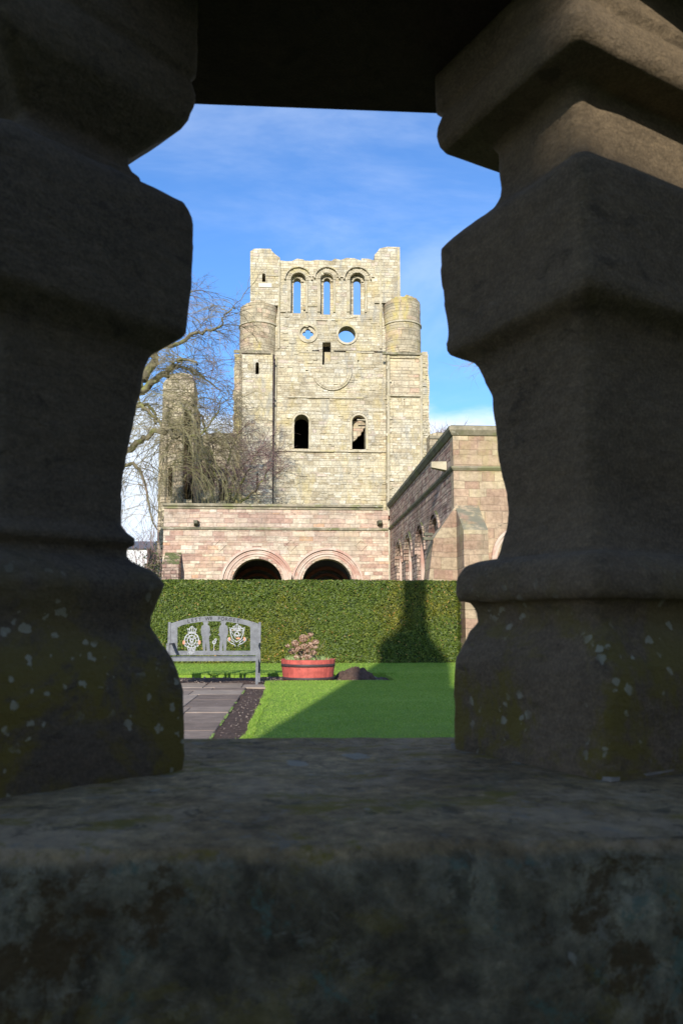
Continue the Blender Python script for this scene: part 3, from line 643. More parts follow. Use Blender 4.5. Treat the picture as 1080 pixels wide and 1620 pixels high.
# room behind with a brown inner door arch
yb = YA+4.2
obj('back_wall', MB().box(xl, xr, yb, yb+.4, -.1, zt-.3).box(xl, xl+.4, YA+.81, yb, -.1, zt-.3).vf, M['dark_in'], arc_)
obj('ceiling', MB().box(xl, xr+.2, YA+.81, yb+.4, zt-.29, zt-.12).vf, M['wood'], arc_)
for cxp in (406.5, 517.5):
    c_, z_ = P(cxp, 923.5); c_ *= 1.1; r_ = 1.25
    m = MB()
    for k in range(3): m.add(plate(band(c_, z_-.2, r_*(1-.28*k)*.86, r_*(1-.28*k), 1.6), [], yb-.1-.05*k, yb-.002))
    obj('timber_arch', m.vf, M['wood'], arc_)

# ------------------------------------------------------------------ RIGHT BLOCK (long side wall and lit end)
XW = 4.30; Y0 = 21.0; Y1 = YA-.01
zt2 = at(718, 687, Y0)[1]; zc2 = at(716, 674.5, Y0)[1]; zs2 = at(718, 740, Y0)[1]
blk = thing('cloister_block', 'tall brown pink stone building with arched side windows, right of the arcade', 'stone building', (XW+4, Y0+2, 0))
holes = []; wins = []
for yc in (32.3, 29.6, 26.75, 24.0):
    w_ = .80; zt_ = 4.2; zb_ = .4
    holes.append([(yc+w_, zb_), (yc-w_, zb_)]+[(yc-w_*math.cos(math.pi*i/16), zt_-w_+w_*math.sin(math.pi*i/16)) for i in range(17)]); wins.append((yc, w_, zt_))
obj('side_wall', plate([(Y0+.4, -.1), (Y1, -.1), (Y1, zt2), (Y0+.4, zt2)], holes, XW, XW+.12, 'x'), M['pinkdark'], blk)
obj('window_reveal', plate([(Y0+.41, -.1), (Y1, -.1), (Y1, zt2-.01), (Y0+.41, zt2-.01)], [[(yc_+(a-yc_)*.9, b-.07 if b > 1 else b) for a, b in h_] for h_, (yc_, _, _) in zip(holes, wins)], XW+.121, XW+.8, 'x'), M['mould'], blk)
obj('window_infill', MB().box(XW+.801, XW+.95, Y0+.45, Y1, -.1, zt2-.02).vf, M['mould'], blk)
for yc, w_, zt_ in wins:
    m = MB()
    for r0, r1, xa, xb in ((1.01, 1.12, -.012, -.001), (1.14, 1.28, -.06, -.001)):
        m.add(plate(band(yc, zt_-w_, r0*w_, r1*w_, 0, n=24), [], XW+xa, XW+xb, 'x'))
    obj('window_surround', m.vf, M['pinkdark'], blk)
holes = []
c_, z_ = at(829, 884, Y0); r_ = 40/FPX*Y0
holes.append([(c_-r_, .3), (c_+r_, .3)]+[(c_+r_*math.cos(math.pi*i/24), z_+r_*math.sin(math.pi*i/24)) for i in range(25)])
obj('end_wall', plate([(XW, -.1), (15, -.1), (15, zt2), (XW, zt2)], holes, Y0, Y0+.4), M['pink2'], blk)
m = MB()
for r0, r1, ya in ((40, 44, .03), (44.5, 49, -.04), (49.5, 54, -.09)): m.add(plate(band(c_, z_, r0/FPX*Y0, r1/FPX*Y0, 2), [], Y0+ya, Y0+ya+.085))
obj('arch_moulding', m.vf, M['mould'], blk)
obj('inner_wall', MB().box(XW+.96, 15, Y0+3, Y0+3.3, -.1, zt2-.3).vf, M['dark_in'], blk)
hh = zc2-zt2
def cope_run(name, za, zb_, prj, mat, mat2):
    # front run and side run, butted, side run finished with a chamfered underside
    obj(name, MB().prism([(XW-prj, Y0-prj, zb_-.0), (XW-prj, Y0-prj, zb_-(zb_-za)*.45), (XW-prj*.3, Y0-prj*.3, za), (XW-.001, Y0-.001, za), (XW-.001, Y0-.001, zb_)],
                         [(15, Y0-prj, zb_), (15, Y0-prj, zb_-(zb_-za)*.45), (15, Y0-prj*.3, za), (15, Y0-.001, za), (15, Y0-.001, zb_)]).vf, mat, blk)
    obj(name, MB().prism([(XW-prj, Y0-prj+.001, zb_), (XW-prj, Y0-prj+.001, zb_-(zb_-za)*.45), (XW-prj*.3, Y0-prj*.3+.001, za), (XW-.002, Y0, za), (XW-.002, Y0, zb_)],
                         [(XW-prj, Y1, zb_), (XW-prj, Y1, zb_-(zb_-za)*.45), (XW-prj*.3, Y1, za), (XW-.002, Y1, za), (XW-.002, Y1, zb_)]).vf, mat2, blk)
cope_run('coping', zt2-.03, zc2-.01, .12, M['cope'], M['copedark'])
cope_run('string_course', zs2-.07, zs2+.04, .07, M['cope'], M['copedark'])
obj('roof', MB().box(XW-.06, 15, Y0-.06, Y1, zc2-.009, zc2+.02).vf, M['copedark'], blk)
# corner buttress projecting to the left, sloping
def pz(px, py, Y): return at(px, py, Y)
a = [(pz(721, 798, Y0)), (pz(684, 853, Y0)), (pz(677, 915, Y0)), (pz(676, 1020, Y0)), (pz(735, 1020, Y0)), (pz(733, 860, Y0)), (pz(724, 806, Y0))]
a[3] = (a[3][0], -.1); a[4] = (a[4][0], -.1)
m = MB().prism([(x, Y0-.12, z) for x, z in a], [(x, Y0+.75 if x < XW-.01 else Y0-.01, z) for x, z in a]); obj('buttress', m.vf, M['pink2'], blk)
X, Z = pz(680, 850, Y0); obj('buttress_spout', MB().box(X-.22, X+.03, Y0-.3, Y0-.121, Z-.10, Z-.02).box(X-.2, X+.03, Y0-.28, Y0-.121, Z+.02, Z+.09).vf, M['copedark'], blk)
# forward buttress with a sloped lichened top
yf = Y0-1.0; xa = pz(734, 900, yf)[0]; xb = pz(773, 900, yf)[0]; z0_ = pz(740, 838, yf)[1]; z1_ = pz(745, 800, Y0)[1]
obj('buttress', MB().prism([(xa, yf, -.1), (xa, Y0-.001, -.1), (xa, Y0-.001, z1_), (xa, yf, z0_)], [(xb, yf, -.1), (xb, Y0-.001, -.1), (xb, Y0-.001, z1_), (xb, yf, z0_)]).vf, M['pink2'], blk)
# water spout
X = XW; yy = 22.1; Z = pz(702, 737, 22.0)[1]
obj('water_spout', MB().prism([(XW, yy-.14, Z-.13), (XW, yy+.14, Z-.13), (XW, yy+.14, Z+.12), (XW, yy-.14, Z+.12)], [(XW-.42, yy-.08, Z-.04), (XW-.42, yy+.08, Z-.04), (XW-.42, yy+.1, Z+.12), (XW-.42, yy-.1, Z+.12)]).vf, M['dress'], blk)

# ------------------------------------------------------------------ THE TOWER
YT = 55.0; K = YT/FPX
tw = thing('ruined_abbey_tower', 'tall ruined cream stone abbey tower with turrets and pierced windows', 'tower', (at(524, 900, YT)[0], YT, 0))
def T(px, py, Y=YT): return at(px, py, Y)
def rect(a, b, c, d, Y=YT): x0, z1 = T(a, b, Y); x1, z0 = T(c, d, Y); return [(x0, z0), (x1, z0), (x1, z1), (x0, z1)]
def tarch(cxp, w, top, bot, Y=YT):
    c_, zt_ = T(cxp, top, Y); return arch(c_, w*Y/FPX, T(cxp, bot, Y)[1], zt_)
# lower stage wall
lo = [(T(431, 900)[0], 0), (T(615, 900)[0], 0)]+[T(614, 556), (T(528, 556)[0], T(614, 556)[1]), (T(528, 556)[0], T(500, 580)[1]), (T(505, 556)[0], T(500, 580)[1]), (T(505, 556)[0], T(614, 556)[1]), T(432, 556)]
lowz = T(500, 556)[1]
hl = [tarch(477, 11.8, 656, 710), tarch(567.5, 11.2, 657, 711), rect(483.5, 582.5, 487, 587), rect(565, 570, 568, 574), rect(510, 556.6, 523, 576)]
LOWER = MB().add(plate(lo, hl[:4], YT, YT+1.3))
# upper stage
top = ragged([T(601, 404), T(592, 411), T(560, 408.5), T(548, 407.5), T(530, 409), T(524, 411.5), T(500, 410), T(470, 410), T(443, 412), T(438, 408)], .4, .16)
up = [(T(432, 556)[0], lowz+.002), (T(505, 556)[0], lowz+.002), (T(505, 556)[0], T(500, 580)[1]+.002), (T(528, 556)[0], T(500, 580)[1]+.002), (T(528, 556)[0], lowz+.002), (T(614, 556)[0], lowz+.002), T(606, 500)]+top+[T(440, 480)]
hu = [tarch(472, 12.5, 432, 495.5), tarch(517, 10.8, 433, 497.5), tarch(565, 12.5, 432, 498), circ(*T(487, 527.5), 13*K, 32), circ(*T(548.5, 529.5), 14.2*K, 32), [T(509.6, 577), T(512.5, 577), T(513, 572.5), T(522.5, 572), T(523.5, 556), T(523, 541.5), T(510, 541.5), T(510, 560)]]
obj('wall', plate(up, hu, YT, YT+.45), M['tower'], tw)
hu2 = [tarch(470.2, 6.0, 437, 494), tarch(517.5, 5.4, 437, 496), tarch(565.5, 6.2, 437, 496.5), circ(*T(487, 527.5), 13.3*K, 32), circ(*T(548.5, 529.5), 14.5*K, 32), [T(509.6, 577), T(512.5, 577), T(513, 572.5), T(522.5, 572), T(523.5, 556), T(523, 541.5), T(510, 541.5), T(510, 560)]]
up2 = [(T(433, 556)[0], lowz+.002), (T(505, 556)[0], lowz+.002), (T(505, 556)[0], T(500, 580)[1]+.002), (T(528, 556)[0], T(500, 580)[1]+.002), (T(528, 556)[0], lowz+.002), (T(613, 556)[0], lowz+.002), T(605, 500), T(600, 414), T(520, 413), T(441, 414), T(441, 480)]
obj('inner_wall', plate(up2, hu2, YT+.451, YT+.95), M['tower'], tw)
# lit stone core standing in the doorway-like gap
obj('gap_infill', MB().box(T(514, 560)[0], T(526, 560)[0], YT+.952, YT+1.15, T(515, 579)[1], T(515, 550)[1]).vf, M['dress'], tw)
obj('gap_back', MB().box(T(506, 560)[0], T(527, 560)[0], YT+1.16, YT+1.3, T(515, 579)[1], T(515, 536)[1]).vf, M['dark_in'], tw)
# arch orders over the lancets
for cxp, w_ in ((472, 12.5), (517, 10.8), (565, 12.5)):
    c_, zt_ = T(cxp, 432); zs_ = zt_-w_*K; m = MB(); rr = random.Random(int(cxp))
    for r0, r1, yy in ((w_+.1, w_+3.6, -.10), (w_+4.2, w_+8.2, -.03), (w_+8.7, w_+11.0, -.20)):
        nv = int(9+r0*.35)
        for k in range(nv):
            if r0 < w_+8 and rr.random() < .04: continue
            a0 = math.pi*(k+.05)/nv; a1 = math.pi*(k+.95)/nv; rw = rr.uniform(-.25, .25)
            m.add(plate(band(c_, zs_, r0*K, (r1+rw)*K, 0, a0, a1, 4), [], YT+yy+rr.uniform(-.03, .03), YT-.001))
    ws = obj('window_arch', m.vf, M['dress'], tw)
    m = MB()
    for s_ in (-1, 1):
        for dd in (1.6, 4.0):
            X = c_+s_*(w_-.2+dd)*K; zb_ = T(cxp, 494)[1]
            if s_ == 1 and dd > 3: continue
            m.tube([(X, YT-.02, zb_), (X+.02, YT-.02, (zb_+zs_)/2), (X, YT-.02, zs_-.05)], .085, .085, 7)
    obj('shaft', m.vf, M['dress'], tw)
    # small inner ring round the opening head
    m = MB(); nv = 7; c2, z2 = T({472: 470.2, 517: 517.5, 565: 565.5}[cxp], 437); wi = {472: 6.0, 517: 5.4, 565: 6.2}[cxp]
    for k in range(nv): m.add(plate(band(c2, z2-wi*K, (wi+.2)*K, (wi+4.4)*K, 0, math.pi*(k+.06)/nv, math.pi*(k+.94)/nv, 3), [], YT+.33, YT+.45))
    obj('window_arch', m.vf, M['dress'], tw)
for (px, py, r_) in ((487, 527.5, 13), (548.5, 529.5, 14.2)):
    c_ = T(px, py); obj('roundel_ring', plate(circ(*c_, (r_+3.4)*K, 32), [circ(*c_, r_*K, 32)], YT-.09, YT-.001), M['dress'], tw)
c_ = T(487, 527.5); qf = []
for i in range(48):
    a = 2*math.pi*i/48; qf.append((c_[0]+(5.6+3.4*abs(math.cos(2*a))**.8)*K*math.cos(a), c_[1]+(5.6+3.4*abs(math.cos(2*a))**.8)*K*math.sin(a)))
obj('quatrefoil_tracery', plate(circ(*c_, 12.98*K, 32), [qf], YT+.1, YT+.35), M['dress'], tw)
# lower window surrounds
for cxp, w_, tp, bt in ((477, 11.8, 656, 710), (567.5, 11.2, 657, 711)):
    c_, zt_ = T(cxp, tp); m = MB(); lg = zt_-w_*K-T(cxp, bt)[1]
    m.add(plate(band(c_, zt_-w_*K, (w_+.1)*K, (w_+3.4)*K, lg, n=20), [], YT-.06, YT-.001)); obj('window_surround', m.vf, M['dress'], tw)
    m = MB()
    for k in range(13): m.add(plate(band(c_, zt_-w_*K, (w_+4.0)*K, (w_+8.5)*K, 0, math.pi*(k+.04)/13, math.pi*(k+.96)/13, 4), [], YT-.035-.02*(k % 2), YT-.001))
    obj('hood_arch', m.vf, M['tower'], tw)
inf = [T(557, 666, YT+.6), T(578, 666, YT+.6), T(577.5, 676, YT+.6), T(574.5, 678, YT+.6), T(574, 682, YT+.6), T(571, 684, YT+.6), T(570.5, 688, YT+.6), T(565, 691, YT+.6), T(564, 694, YT+.6), T(560, 697, YT+.6), T(556, 700, YT+.6)]
obj('lit_patch_stone', plate(inf, [], YT+.6, YT+1.0), M['tower_fine'], tw)  # stone piece added in the outline of the sunlit patch inside
# interior to keep it dark behind the lower windows
zi = T(500, 560)[1]
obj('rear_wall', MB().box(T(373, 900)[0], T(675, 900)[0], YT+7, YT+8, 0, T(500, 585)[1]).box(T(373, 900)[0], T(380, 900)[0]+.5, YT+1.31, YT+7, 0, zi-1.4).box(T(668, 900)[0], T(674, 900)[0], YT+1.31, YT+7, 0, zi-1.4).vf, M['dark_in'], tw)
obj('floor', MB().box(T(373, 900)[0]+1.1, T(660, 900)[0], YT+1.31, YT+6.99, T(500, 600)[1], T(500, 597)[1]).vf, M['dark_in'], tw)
# relieving arch, turned down like a smile
c_ = T(525, 588); m = MB()
for r0, r1, yy in ((29.5, 32, -.13), (26, 28.6, -.07)):
    for k in range(16): m.add(plate(band(*c_, r0*K, r1*K, 0, math.pi*1.02+math.pi*.96*(k+.03)/16, math.pi*1.02+math.pi*.96*(k+.97)/16, 3), [], YT+yy, YT-.001))
obj('inverted_arch', m.vf, M['dress'], tw)
def course(x0, x1, y_, Yf, h=.13, pr_=.13, name='string_course', mat='dress', gap=.06):
    m = MB(); X0, Z = T(x0, y_, Yf); X1 = T(x1, y_, Yf)[0]; x = X0; rr = random.Random(int(x0*7+y_))
    while x < X1-.05:
        w_ = min(rr.uniform(.5, 1.1), X1-x)
        if rr.random() > gap: j = rr.uniform(-.025, .02); m.box(x, x+w_-.015, Yf-pr_+j, Yf-.001, Z-h/2+j*.6, Z+h/2+j*.6)
        x += w_
    return obj(name, m.vf, M[mat], tw)
course(455, 613, 628, YT, .12, .11, gap=.15); course(434, 613, 712.5, YT, .13, .13)
course(441, 452, 493, YT, .1, .1); course(478, 504, 483, YT, .1, .07, gap=.4); course(500, 534, 506, YT, .1, .08, gap=.3); course(455, 504, 556.5, YT, .1, .05, gap=.55); course(530, 600, 556.5, YT, .1, .05, gap=.55)
course(584, 600, 438, YT, .1, .1); course(488, 500, 437, YT, .1, .12); course(533, 546, 438, YT, .1, .12); course(545, 613, 664, YT, .08, .06, gap=.5); course(433, 460, 664, YT, .08, .06, gap=.5)
# loose protruding stones
m = MB(); rr = random.Random(12)
for _ in range(260):
    X, Z = T(rr.uniform(436, 610), rr.uniform(500, 795)); w_ = rr.uniform(.12, .3)
    u_ = (X-T(525, 0)[0])
    if any(abs(X-T(a, 0)[0]) < (w_2+3)*K and T(0, b1)[1] < Z < T(0, b0)[1] for a, w_2, b0, b1 in ((477, 12, 640, 716), (567, 12, 640, 716), (487, 16, 510, 545), (548, 17, 510, 545), (516, 9, 538, 580))): continue
    m.box(X, X+w_*1.6, YT-rr.uniform(.02, .06), YT-.001, Z, Z+w_*.6)
LOWER.add(m.vf); obj('wall', LOWER.vf, M['tower'], tw)
# left: buttress, round turret, square upper turret
YL = YT-.75
def edge(px, y0, y1, Y, step, amp, seed):
    rr = random.Random(seed); a = T(px, y0, Y); b = T(px, y1, Y); n = max(2, int(abs(a[1]-b[1])/step))
    return [(a[0]+rr.uniform(-amp, amp), a[1]+(b[1]-a[1])*i/n) for i in range(n+1)]
L = edge(371, 560, 795, YL, .35, .07, 1); zz = 0
ol = L+[(L[-1][0], 0), (T(431, 900, YL)[0], 0)]+[T(431.5, 559, YL)]
obj('buttress', plate(ol, [tarch(407, 2.8, 573, 592, YL), rect(406, 748, 408, 775, YL)], YL, YT+1.0), M['tower'], tw)
obj('slit_back', MB().box(T(376, 800)[0], T(428, 800)[0], YT+1.01, YT+1.2, 5, T(400, 562)[1]).vf, M['dark_in'], tw)
course(370, 438, 556.5, YL, .22, .12, 'cornice', 'cope', .05)
# weathered corner column on the far left, and roll mouldings at the inner corners
m = MB(); m.tube([(T(377, 795, YL)[0], YL, 0), (T(377, 700, YL)[0], YL, T(377, 700, YL)[1]), (T(377, 562, YL)[0], YL, T(377, 562, YL)[1])], .3, .26, 9); obj('corner_shaft', m.vf, M['tower_round'], tw)
m = MB(); X = T(434.5, 700)[0]; m.tube([(X, YT-.1, 0), (X+.0, YT-.1, T(435, 700)[1]), (T(436.5, 565)[0], YT-.1, T(436.5, 565)[1])], .1, .1, 8); obj('corner_shaft', m.vf, M['dress'], tw)
m = MB(); X = T(431.5, 700)[0]; m.tube([(X, YT-.55, 8), (T(432, 690)[0], YT-.55, T(432, 700)[1]), (T(433, 600)[0], YT-.5, T(433, 566)[1])], .06, .06, 8)
for pyb in (577, 632, 640, 700, 752, 775): m.box(X-.12, X+.12, YT-.62, YT-.45, T(432, pyb)[1]-.05, T(432, pyb)[1]+.05)
obj('downpipe', m.vf, M['hoop'], tw)
def turret(cxp, rpx, ytop, ybot, tops, rings, Yc, mat='tower_round'):
    cx_ = T(cxp, ytop, Yc)[0]; r_ = rpx*Yc/FPX; n = 56; v = []; f = []; z0 = T(cxp, ybot, Yc-r_)[1]; zt_ = T(cxp, ytop, Yc-r_*.7)[1]; rr = random.Random(int(cxp))
    nz = 22
    for i in range(nz+1):
        for j in range(n):
            a = 2*math.pi*j/n; t = i/nz
            zt2_ = zt_+tops(math.cos(a))+rr.uniform(-.05, .05)*(i == nz)
            z = z0+(zt2_-z0)*t; w_ = r_+.02*noise.noise((a*4, z*3, cxp))+.0
            v.append((cx_+w_*math.cos(a), Yc+w_*math.sin(a), z))
    for i in range(nz):
        for j in range(n): f.append((i*n+j, i*n+(j+1)%n, (i+1)*n+(j+1)%n, (i+1)*n+j))
    f.append(tuple(nz*n+j for j in range(n))); f.append(tuple(range(n))[::-1])
    t_ = obj('turret', (v, f), M[mat], tw)
    for py in rings:
        z = T(cxp, py, Yc-r_)[1]; v2 = []; f2 = []
        for (dr, dz) in ((0, -.09), (.08, -.06), (.08, .05), (0, .09)):
            for j in range(n):
                a = 2*math.pi*j/n; v2.append((cx_+(r_+dr)*math.cos(a), Yc+(r_+dr)*math.sin(a), z+dz))
        for i in range(3):
            for j in range(n): f2.append((i*n+j, i*n+(j+1)%n, (i+1)*n+(j+1)%n, (i+1)*n+j))
        r2 = obj('turret_band', (v2, f2), M['dress'], t_)
    return t_
turret(410, 31, 483, 556, lambda c: .12-.12*c*c+.1*(c > -.2 and c < .35), (508,), YT+.62)
turret(635, 30.8, 477, 556, lambda c: .25-.28*c*c+.1*(c > 0), (507,), YT+.42)
lt_ = ragged([T(443, 409), T(436, 404), T(431, 399), T(428, 395), T(412, 394), T(402, 395), T(396, 399)], .5, .05)
obj('upper_turret', plate([(T(396, 484)[0], T(396, 484)[1]), T(441, 484)]+lt_, [tarch(417.5, 2.8, 433.5, 447)], YT-.12, YT+1.3), M['tower'], tw)
obj('slit_back', MB().box(T(404, 450)[0], T(432, 450)[0], YT+1.31, YT+1.4, T(418, 452)[1], T(418, 428)[1]).vf, M['dark_in'], tw)
obj('plaque', plate(rect(409.5, 449, 430, 456), [], YT-.17, YT-.121), rockm('pale_plaque', (.5, .48, .38), (.62, .6, .5), 3), tw)
course(396, 441, 435, YT-.12, .08, .06, gap=.25)
rt = ragged([T(633, 480), T(631.5, 392), T(612, 391.5), T(600, 394), T(596, 400), T(592, 404)], .7, .04)
obj('upper_turret', plate([(T(592, 480)[0], T(592, 480)[1])]+rt, [], YT-.12, YT+1.6), M['tower'], tw)
course(592, 632, 436, YT-.12, .08, .06, gap=.2)
m = MB().box(T(627.5, 400)[0], T(631.8, 400)[0], YT-.2, YT-.121, T(630, 478)[1], T(630, 393)[1]); obj('corner_shaft', m.vf, M['dress'], tw)
m = MB()
for px in (441.5, 601.5): 
    X = T(px, 480)[0]; m.tube([(X, YT-.04, T(px, 552)[1]), (X, YT-.04, T(px, 480)[1]), (X, YT-.04, T(px, 415)[1])], .09, .09, 7)
obj('corner_shaft', m.vf, M['dress'], tw)
# right buttress with a panel
YR = YT-.85
R_ = edge(677.5, 560, 800, YR, .35, .05, 4)
RBUT = MB().add(plate([(T(612, 900, YR)[0], 0), (R_[-1][0], 0)]+R_[::-1]+[T(612, 559, YR)], [rect(616.5, 566, 663, 624, YR), rect(638.3, 631, 640.2, 643, YR)], YR, YT+1.2))
obj('ashlar_panel', MB().box(T(615, 800)[0], T(665, 800)[0], YR+.1, YR+.3, T(640, 650, YR)[1], T(640, 564, YR)[1]).vf, M['tower_fine'], tw)
course(604, 667, 559.5, YR, .16, .16, 'cornice', 'cope', .0); course(667, 676, 560, YR, .3, .06, 'cornice', 'dress', .0); course(613, 666, 626, YR, .12, .16, gap=0)
m = MB()
for px in (614, 666): 
    a = T(px, 800, YR); b = T(px, 563, YR); m.tube([(a[0], YR-.05, 0), (a[0], YR-.05, a[1]), (b[0], YR-.05, b[1])], .1, .1, 7)
obj('corner_shaft', m.vf, M['dress'], tw)
m = MB()
for _ in range(60):
    px = rr.choice([612, 616.5, 668, 669, 671]); py = rr.uniform(570, 795); X, Z = T(px, py, YR); m.box(X-.06, X+rr.uniform(.05, .3), YR-rr.uniform(.03, .1), YR-.001, Z, Z+rr.uniform(.1, .28))
RBUT.add(m.vf); obj('buttress', RBUT.vf, M['tower'], tw)

# ------------------------------------------------------------------ RUINS LEFT AND RIGHT OF THE TOWER
YP = 52.0
rp = thing('ruined_pier', 'tall broken stone pier with shadowed openings, left of the tower behind the weeping tree', 'ruined pier', (at(275, 900, YP)[0], YP, 0))
tp = ragged([at(307, 606, YP), at(304, 592, YP), at(288, 588, YP), at(270, 592, YP), at(263, 600, YP), at(258, 606, YP)], .4, .12)
Lp = [at(257, 660, YP), at(252, 700, YP), (at(250, 800, YP)[0], at(250, 800, YP)[1]), (at(249, 900, YP)[0], 0)]
obj('wall', plate(tp+Lp+[(at(307, 900, YP)[0], 0)], [[at(289, 648, YP), at(303, 648, YP), at(304, 700, YP), at(306, 790, YP), at(290, 790, YP), at(289, 720, YP)],
    [at(268, 670, YP), at(276, 670, YP), at(276, 692, YP), at(268, 692, YP)], [at(266, 740, YP), at(273, 740, YP), at(273, 785, YP), at(266, 785, YP)]], YP, YP+2.2), M['ruin'], rp)
obj('inner_core', MB().box(at(256, 800, YP)[0]+.3, at(306, 800, YP)[0], YP+2.21, YP+3, 0, at(300, 640, YP)[1]).vf, M['dark_in'], rp)
m = MB()
for px in (287, 262): X = at(px, 700, YP)[0]; m.tube([(X, YP-.05, 0), (X, YP-.05, 8), (X, YP-.05, at(px, 640, YP)[1])], .18, .16, 7)
obj('corner_shaft', m.vf, M['ruin'], rp)
YQ = 54.0
rw = thing('ruined_wall', 'low broken stone wall with arched recesses, between the pier and the tower', 'ruined wall', (at(340, 900, YQ)[0], YQ, 0))
tp = ragged([at(374, 683, YQ), at(360, 686, YQ), at(345, 683, YQ), at(330, 686, YQ), at(318, 690, YQ), at(310, 700, YQ), at(306, 704, YQ)], .4, .12)
obj('wall', plate([(at(306, 900, YQ)[0], 0), (at(374, 900, YQ)[0], 0)]+tp, [arch(at(331, 720, YQ)[0], .42, at(331, 776, YQ)[1], at(331, 738, YQ)[1]), arch(at(355, 720, YQ)[0], .35, at(355, 792, YQ)[1], at(355, 760, YQ)[1])], YQ, YQ+1.2), M['ruin'], rw)
obj('inner_core', MB().box(at(308, 800, YQ)[0], at(373, 800, YQ)[0], YQ+1.21, YQ+1.8, 0, at(331, 705, YQ)[1]).vf, M['dark_in'], rw)
YS = 50.0
sw = thing('nave_wall', 'low mossy ruined wall end seen over the roof, right of the tower', 'ruined wall', (at(700, 900, YS)[0], YS, 0))
tp = ragged([at(760, 684, YS), at(716, 685, YS), at(700, 684, YS), at(679, 687, YS)], .4, .07)
obj('wall', plate([(at(679, 900, YS)[0], 0), (at(760, 900, YS)[0], 0)]+tp, [], YS, YS+1.2), M['ruin'], sw)
m = MB(); x = at(679, 700, YS)[0]; zz = at(690, 692, YS)[1]
m.box(x, at(760, 700, YS)[0], YS-.1, YS-.001, zz-.1, zz+.1); obj('string_course', m.vf, M['cope'], sw)

# ------------------------------------------------------------------ TREES
class Tree:
    def __init__(s, seed): s.w = MB(); s.t = MB(); s.r = random.Random(seed); s.n = 0
    def limb(s, pts, r0, r1, k=8):
        # smooth the polyline
        P_ = [Vector(p) for p in pts]; o = []
        for i in range(len(P_)-1):
            a = P_[max(i-1, 0)]; b = P_[i]; c = P_[i+1]; d = P_[min(i+2, len(P_)-1)]
            for u in (0, .25, .5, .75):
                o.append(.5*((2*b)+(c-a)*u+(2*a-5*b+4*c-d)*u*u+(3*b-a-3*c+d)*u**3))
        o.append(P_[-1]); o = [p+Vector((s.r.gauss(0, 1), s.r.gauss(0, 1), s.r.gauss(0, 1)))*r0*.35 for p in o]
        s.w.tube(o, r0, r1, k); return o
    def grow(s, p, d, L, r, depth, droop, sp=.5, kids=5, spread=.9, wander=.16):
        n = max(4, int(L/.32)); pts = [p.copy()]; q_ = p.copy(); d = d.normalized(); st_ = L/n
        for i in range(n):
            d = (d+Vector((s.r.gauss(0, wander), s.r.gauss(0, wander), s.r.gauss(0, wander)-droop*(.35+i/n)))).normalized()
            q_ = q_+d*st_; pts.append(q_.copy())
        (s.w if r > .03 else s.t).tube(pts, r, r*.4, 5 if r > .03 else 3, False); s.n += 1
        if depth > 0:
            for k in range(kids):
                i = int(s.r.uniform(.25, 1)*n); a = pts[min(i, n)]; dd = (pts[min(i+1, n)]-pts[max(i-1, 0)]).normalized()
                o = Vector((s.r.gauss(0, 1), s.r.gauss(0, 1), s.r.gauss(0, .8))).normalized()
                s.grow(a, dd+o*spread, L*s.r.uniform(.4, .8), r*.55, depth-1, droop*1.15, sp, max(2, kids-1), spread, wander)
    def twigs_from(s, pts, per, L, r, droop, depth=1, up=.4, kids=4, spread=.9, i0=0, wander=.16):
        for i in range(i0, len(pts)-1):
            c = per if isinstance(per, int) else (1 if s.r.random() < per else 0)
            for _ in range(c):
                a = pts[i].lerp(pts[i+1], s.r.random()); d = Vector((s.r.gauss(0, 1), s.r.gauss(0, .7), s.r.uniform(-.2, 1)*up+.1))
                s.grow(a, d, L*s.r.uniform(.5, 1.2), r, depth, droop, kids=kids, spread=spread, wander=wander)
YW = 43.0
def W3(px, py, dy=0): x, z = at(px, py, YW+dy); return (x, YW+dy, z)
wt = thing('weeping_tree', 'large bare weeping tree with long drooping mossy branches, left of the tower', 'tree', (at(150, 900, YW)[0], YW, 0))
t = Tree(21); x0 = at(150, 900, YW)[0]
trunk = MB(); tr = Tree(5)
o = tr.limb([(x0, YW, -.1), (x0+.15, YW, 2.5), W3(160, 800), W3(172, 730), W3(195, 660), W3(222, 620), W3(236, 565), W3(232, 520)], .50, .17, 12)
obj('trunk', tr.w.vf, M['bark'], wt, smooth=True)
limbs = [
 ([W3(222, 622), W3(238, 608, -.4), W3(254, 596, -.8), W3(268, 586, -1), W3(280, 570, -1.2), W3(292, 568, -1.4), W3(312, 574, -1.5)], .22, .05),
 ([W3(236, 562), W3(262, 547, -.5), W3(280, 546, -.8), W3(300, 530, -1), W3(320, 526, -1), W3(345, 520, -1), W3(358, 498, -.8), W3(372, 488, -.6)], .15, .03),
 ([W3(255, 596), W3(275, 578, .5), W3(300, 586, 1), W3(325, 600, 1.2), W3(350, 620, 1.4)], .12, .03),
 ([W3(165, 720), W3(200, 712, -.6), W3(222, 696, -1), W3(245, 684, -1.5), W3(270, 682, -1.8), W3(290, 692, -2), W3(312, 690, -2.2), W3(330, 700, -2.4)], .20, .05),
 ([W3(175, 690), W3(200, 652, .5), W3(222, 640, .8), W3(238, 645, 1), W3(248, 672, 1)], .18, .06),
 ([W3(185, 670), W3(214, 642), W3(232, 648, -.3), W3(250, 668, -.5), W3(262, 690, -.5)], .16, .05),
 ([W3(158, 780), W3(190, 745), W3(212, 735, -.5), W3(228, 760, -.7), W3(236, 800, -.8), W3(246, 840, -.8)], .13, .03),
 ([W3(234, 530), W3(250, 500, .3), W3(280, 480, .5), W3(305, 460, .4)], .10, .03),
 ([W3(234, 530), W3(225, 500), W3(205, 470, .4)], .11, .03),
 ([W3(305, 640, 2), W3(320, 660, 2), W3(327, 690, 2), W3(335, 720, 2)], .10, .05),
 ([W3(300, 700, -2), W3(325, 680, -1), W3(345, 650, -.5), W3(352, 625, 0)], .07, .02),
]
